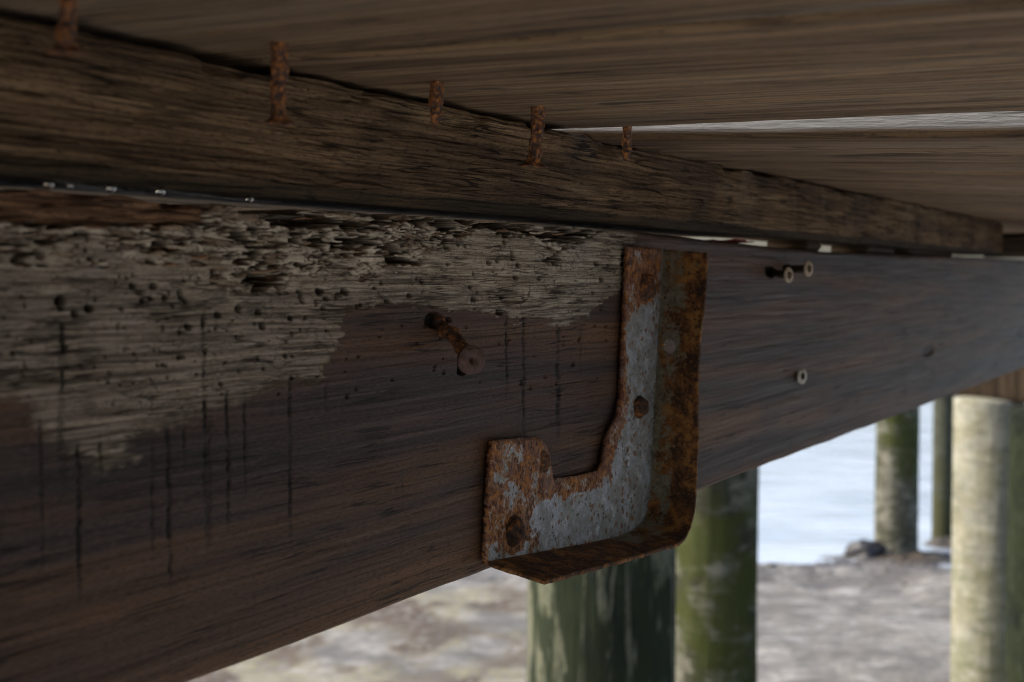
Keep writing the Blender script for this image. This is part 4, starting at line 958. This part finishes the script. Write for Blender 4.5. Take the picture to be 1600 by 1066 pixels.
sc_ = gm.mix(gm.ma('MULTIPLY', gm.attr('damp'), .65), sc_, (.085, .076, .070))
sc_ = gm.mix(gm.ma('MULTIPLY', gm.attr('debris'), .85), sc_, (.070, .062, .057))
gm.p(Base_Color=sc_, Roughness=gm.ma('MULTIPLY_ADD', gm.attr('damp'), -.45, .85), Normal=gm.bump(gm.ma('ADD', n2, gm.ma('MULTIPLY', n3, .3)), .02, .5))
beach = mesh_obj('beach', np.stack([X, Y, Z], -1), grid_quads(len(gx_), len(gy_)), gm.m, base=[0, 6, 0], attrs=dict(weed=weed, weedb=weed2, damp=damp, debris=debris, foot=foot))
tag(beach, kind='structure')
def damp_z(x, y):
    return 0
wy = np.concatenate([np.linspace(6.2, 30, 60), np.geomspace(32, 6000, 30)]); wx = np.concatenate([-np.geomspace(4000, 8, 20), np.linspace(-7, 12, 50), np.geomspace(14, 4000, 20)])
WX, WY = np.meshgrid(wx, wy, indexing='ij')
wt = MT('shallow_water'); ow = wt.obj()
rp = wt.noise(wt.scale(ow, (3.0, 7.5, 1)), 1, 4, .55, .3)
shal = wt.noise(wt.scale(ow, (.8, 1.6, 1)), 1, 3, .5)
wt.p(Base_Color=wt.mix(wt.rmp(shal, .35, .65), (.32, .365, .42), (.45, .50, .57)), Roughness=.10, Normal=wt.bump(rp, .05, .35)); wt.b.inputs['Specular IOR Level'].default_value = .8
water = mesh_obj('water', np.stack([WX, WY, 0 * WX], -1), grid_quads(len(wx), len(wy)), wt.m, base=[0, 9, 0]); tag(water, kind='structure')

# ------------------------------------------------------------------ rock and pebbles
def rock_mesh(c, sx, sy, sz, seed, n=20, m_=32):
    ph = np.linspace(.02, np.pi - .02, n); th = np.linspace(0, 2 * np.pi, m_, endpoint=False)
    PH, TT = np.meshgrid(ph, th, indexing='ij')
    nx, ny, nz = np.sin(PH) * np.cos(TT), np.sin(PH) * np.sin(TT), np.cos(PH)
    k = 1 + .9 * (fbm(nx * 1.8 + 4, ny * 1.8 + nz * 1.5, 3, seed) - .5)
    P = np.stack([c[0] + sx * nx * k, c[1] + sy * ny * k, c[2] + sz * nz * k], -1)
    return P.reshape(-1, 3), grid_quads(n, m_, closed_v=True)
rk_ = plain('wet_dark_rock', (.020, .019, .020), .5, 0, 12, .5, .01)
rc = ypt(1352, 850, 8.9)
v, qd = rock_mesh([rc[0], rc[1], .02], .135, .10, .080, 901); rmesh = [v]; rq = [qd]
v2, q2 = rock_mesh([rc[0] + .13, rc[1] - .03, .02], .055, .06, .045, 905); rmesh.append(v2); rq.append(q2 + len(v))
o = mesh_obj('rock', np.concatenate(rmesh), np.concatenate(rq), rk_); tag(o, 'dark wet rock at the foot of the distant mossy piling', 'rock')
sw = ypt(1415, 872, 8.85)  # brown mat added to stand for the piling's reflection on the water
ang = np.linspace(0, 2 * np.pi, 60, endpoint=False); rd_ = np.linspace(0.02, 1, 26)
RR_, AA = np.meshgrid(rd_, ang, indexing='ij')
wob_ = .75 + .5 * fbm(np.cos(AA) * 2 + 3, np.sin(AA) * 2 + 3, 3, 951)
sx_ = sw[0] + .03 + .36 * RR_ * wob_ * np.cos(AA); sy_ = sw[1] + .22 * RR_ * wob_ * np.sin(AA)
sz_ = -.01 + .045 * (1 - RR_ ** 2) * (.3 + 1.4 * fbm(sx_ * 22, sy_ * 30, 4, 953))
dx_ = 9.40 * (1478 - 800) / F  # second mat, added in place of the slim piling's missing reflection
for (cx_, cy_, ax_, ay_, sd_) in [(dx_, 9.28, .17, .16, 961)]:
    w2 = .75 + .5 * fbm(np.cos(AA) * 2 + 3, np.sin(AA) * 2 + 3, 3, sd_)
    x2 = cx_ + ax_ * RR_ * w2 * np.cos(AA); y2 = cy_ + ay_ * RR_ * w2 * np.sin(AA); z2 = -.01 + .05 * (1 - RR_ ** 2) * (.3 + 1.4 * fbm(x2 * 22, y2 * 30, 4, sd_ + 2))
    o = mesh_obj('reflection_mat', np.stack([x2, y2, z2], -1), grid_quads(26, 60, closed_v=True), plain('reflection_brown_far', (.06, .05, .038), .5, 0, 18, .6, .01), base=[cx_, cy_, 0])
    tag(o, 'small dark mat painted as a reflection at the foot of the slimmest piling', 'reflection_mat')
o = mesh_obj('reflection_mat', np.stack([sx_, sy_, sz_], -1), grid_quads(26, 60, closed_v=True), plain('reflection_brown', (.055, .043, .030), .5, 0, 18, .6, .01), base=[sw[0], sw[1], 0])
tag(o, 'low dark mat painted as a wet reflection around the foot of the distant mossy piling', 'reflection_mat')
Vs, Qs, c0 = [], [], 0
for k in range(300):
    x, y = rng.uniform(-1.5, 3.4), 0
    yy = 8.75 - .16 * np.clip(x - 1.5, -3, 3)
    y = yy - abs(rng.normal(0, .42)) + .12
    s = rng.uniform(.006, .017) * (1.6 if rng.random() < .08 else 1)
    ix, iy = np.searchsorted(gx_, x), np.searchsorted(gy_, y)
    z = Z[min(ix, len(gx_) - 1), min(iy, len(gy_) - 1)]
    v, qd = rock_mesh([x, y, z + s * .2], s * 1.3, s, s * .6, 1000 + k, 7, 9)
    Vs.append(v); Qs.append(qd + c0); c0 += len(v)
peb = mesh_obj('pebbles', np.concatenate(Vs), np.concatenate(Qs), plain('pebble_stone', (.085, .078, .073), .6, 0, 30, .5)); tag(peb, 'scattered dark pebbles and shell bits along the water line', 'pebbles', kind='stuff')

# ------------------------------------------------------------------ camera, view
cam = bpy.data.cameras.new('camera'); co = bpy.data.objects.new('camera', cam); COL.objects.link(co)
co.location = CAM; co.rotation_euler = (math.pi / 2 - TH, 0, 0)
cam.lens = 50; cam.sensor_width = 36; cam.sensor_fit = 'HORIZONTAL'; cam.clip_start = .02; cam.clip_end = 12000
cam.dof.use_dof = True; cam.dof.focus_distance = .575; cam.dof.aperture_fstop = 15.5; cam.dof.aperture_blades = 9
S.camera = co
S.view_settings.view_transform = 'Standard'; S.view_settings.look = 'None'; S.view_settings.gamma = 1; S.view_settings.exposure = 1.3
S.cycles.use_denoising = True
S.cycles.filter_width = 1.0
S.cycles.max_bounces = 8
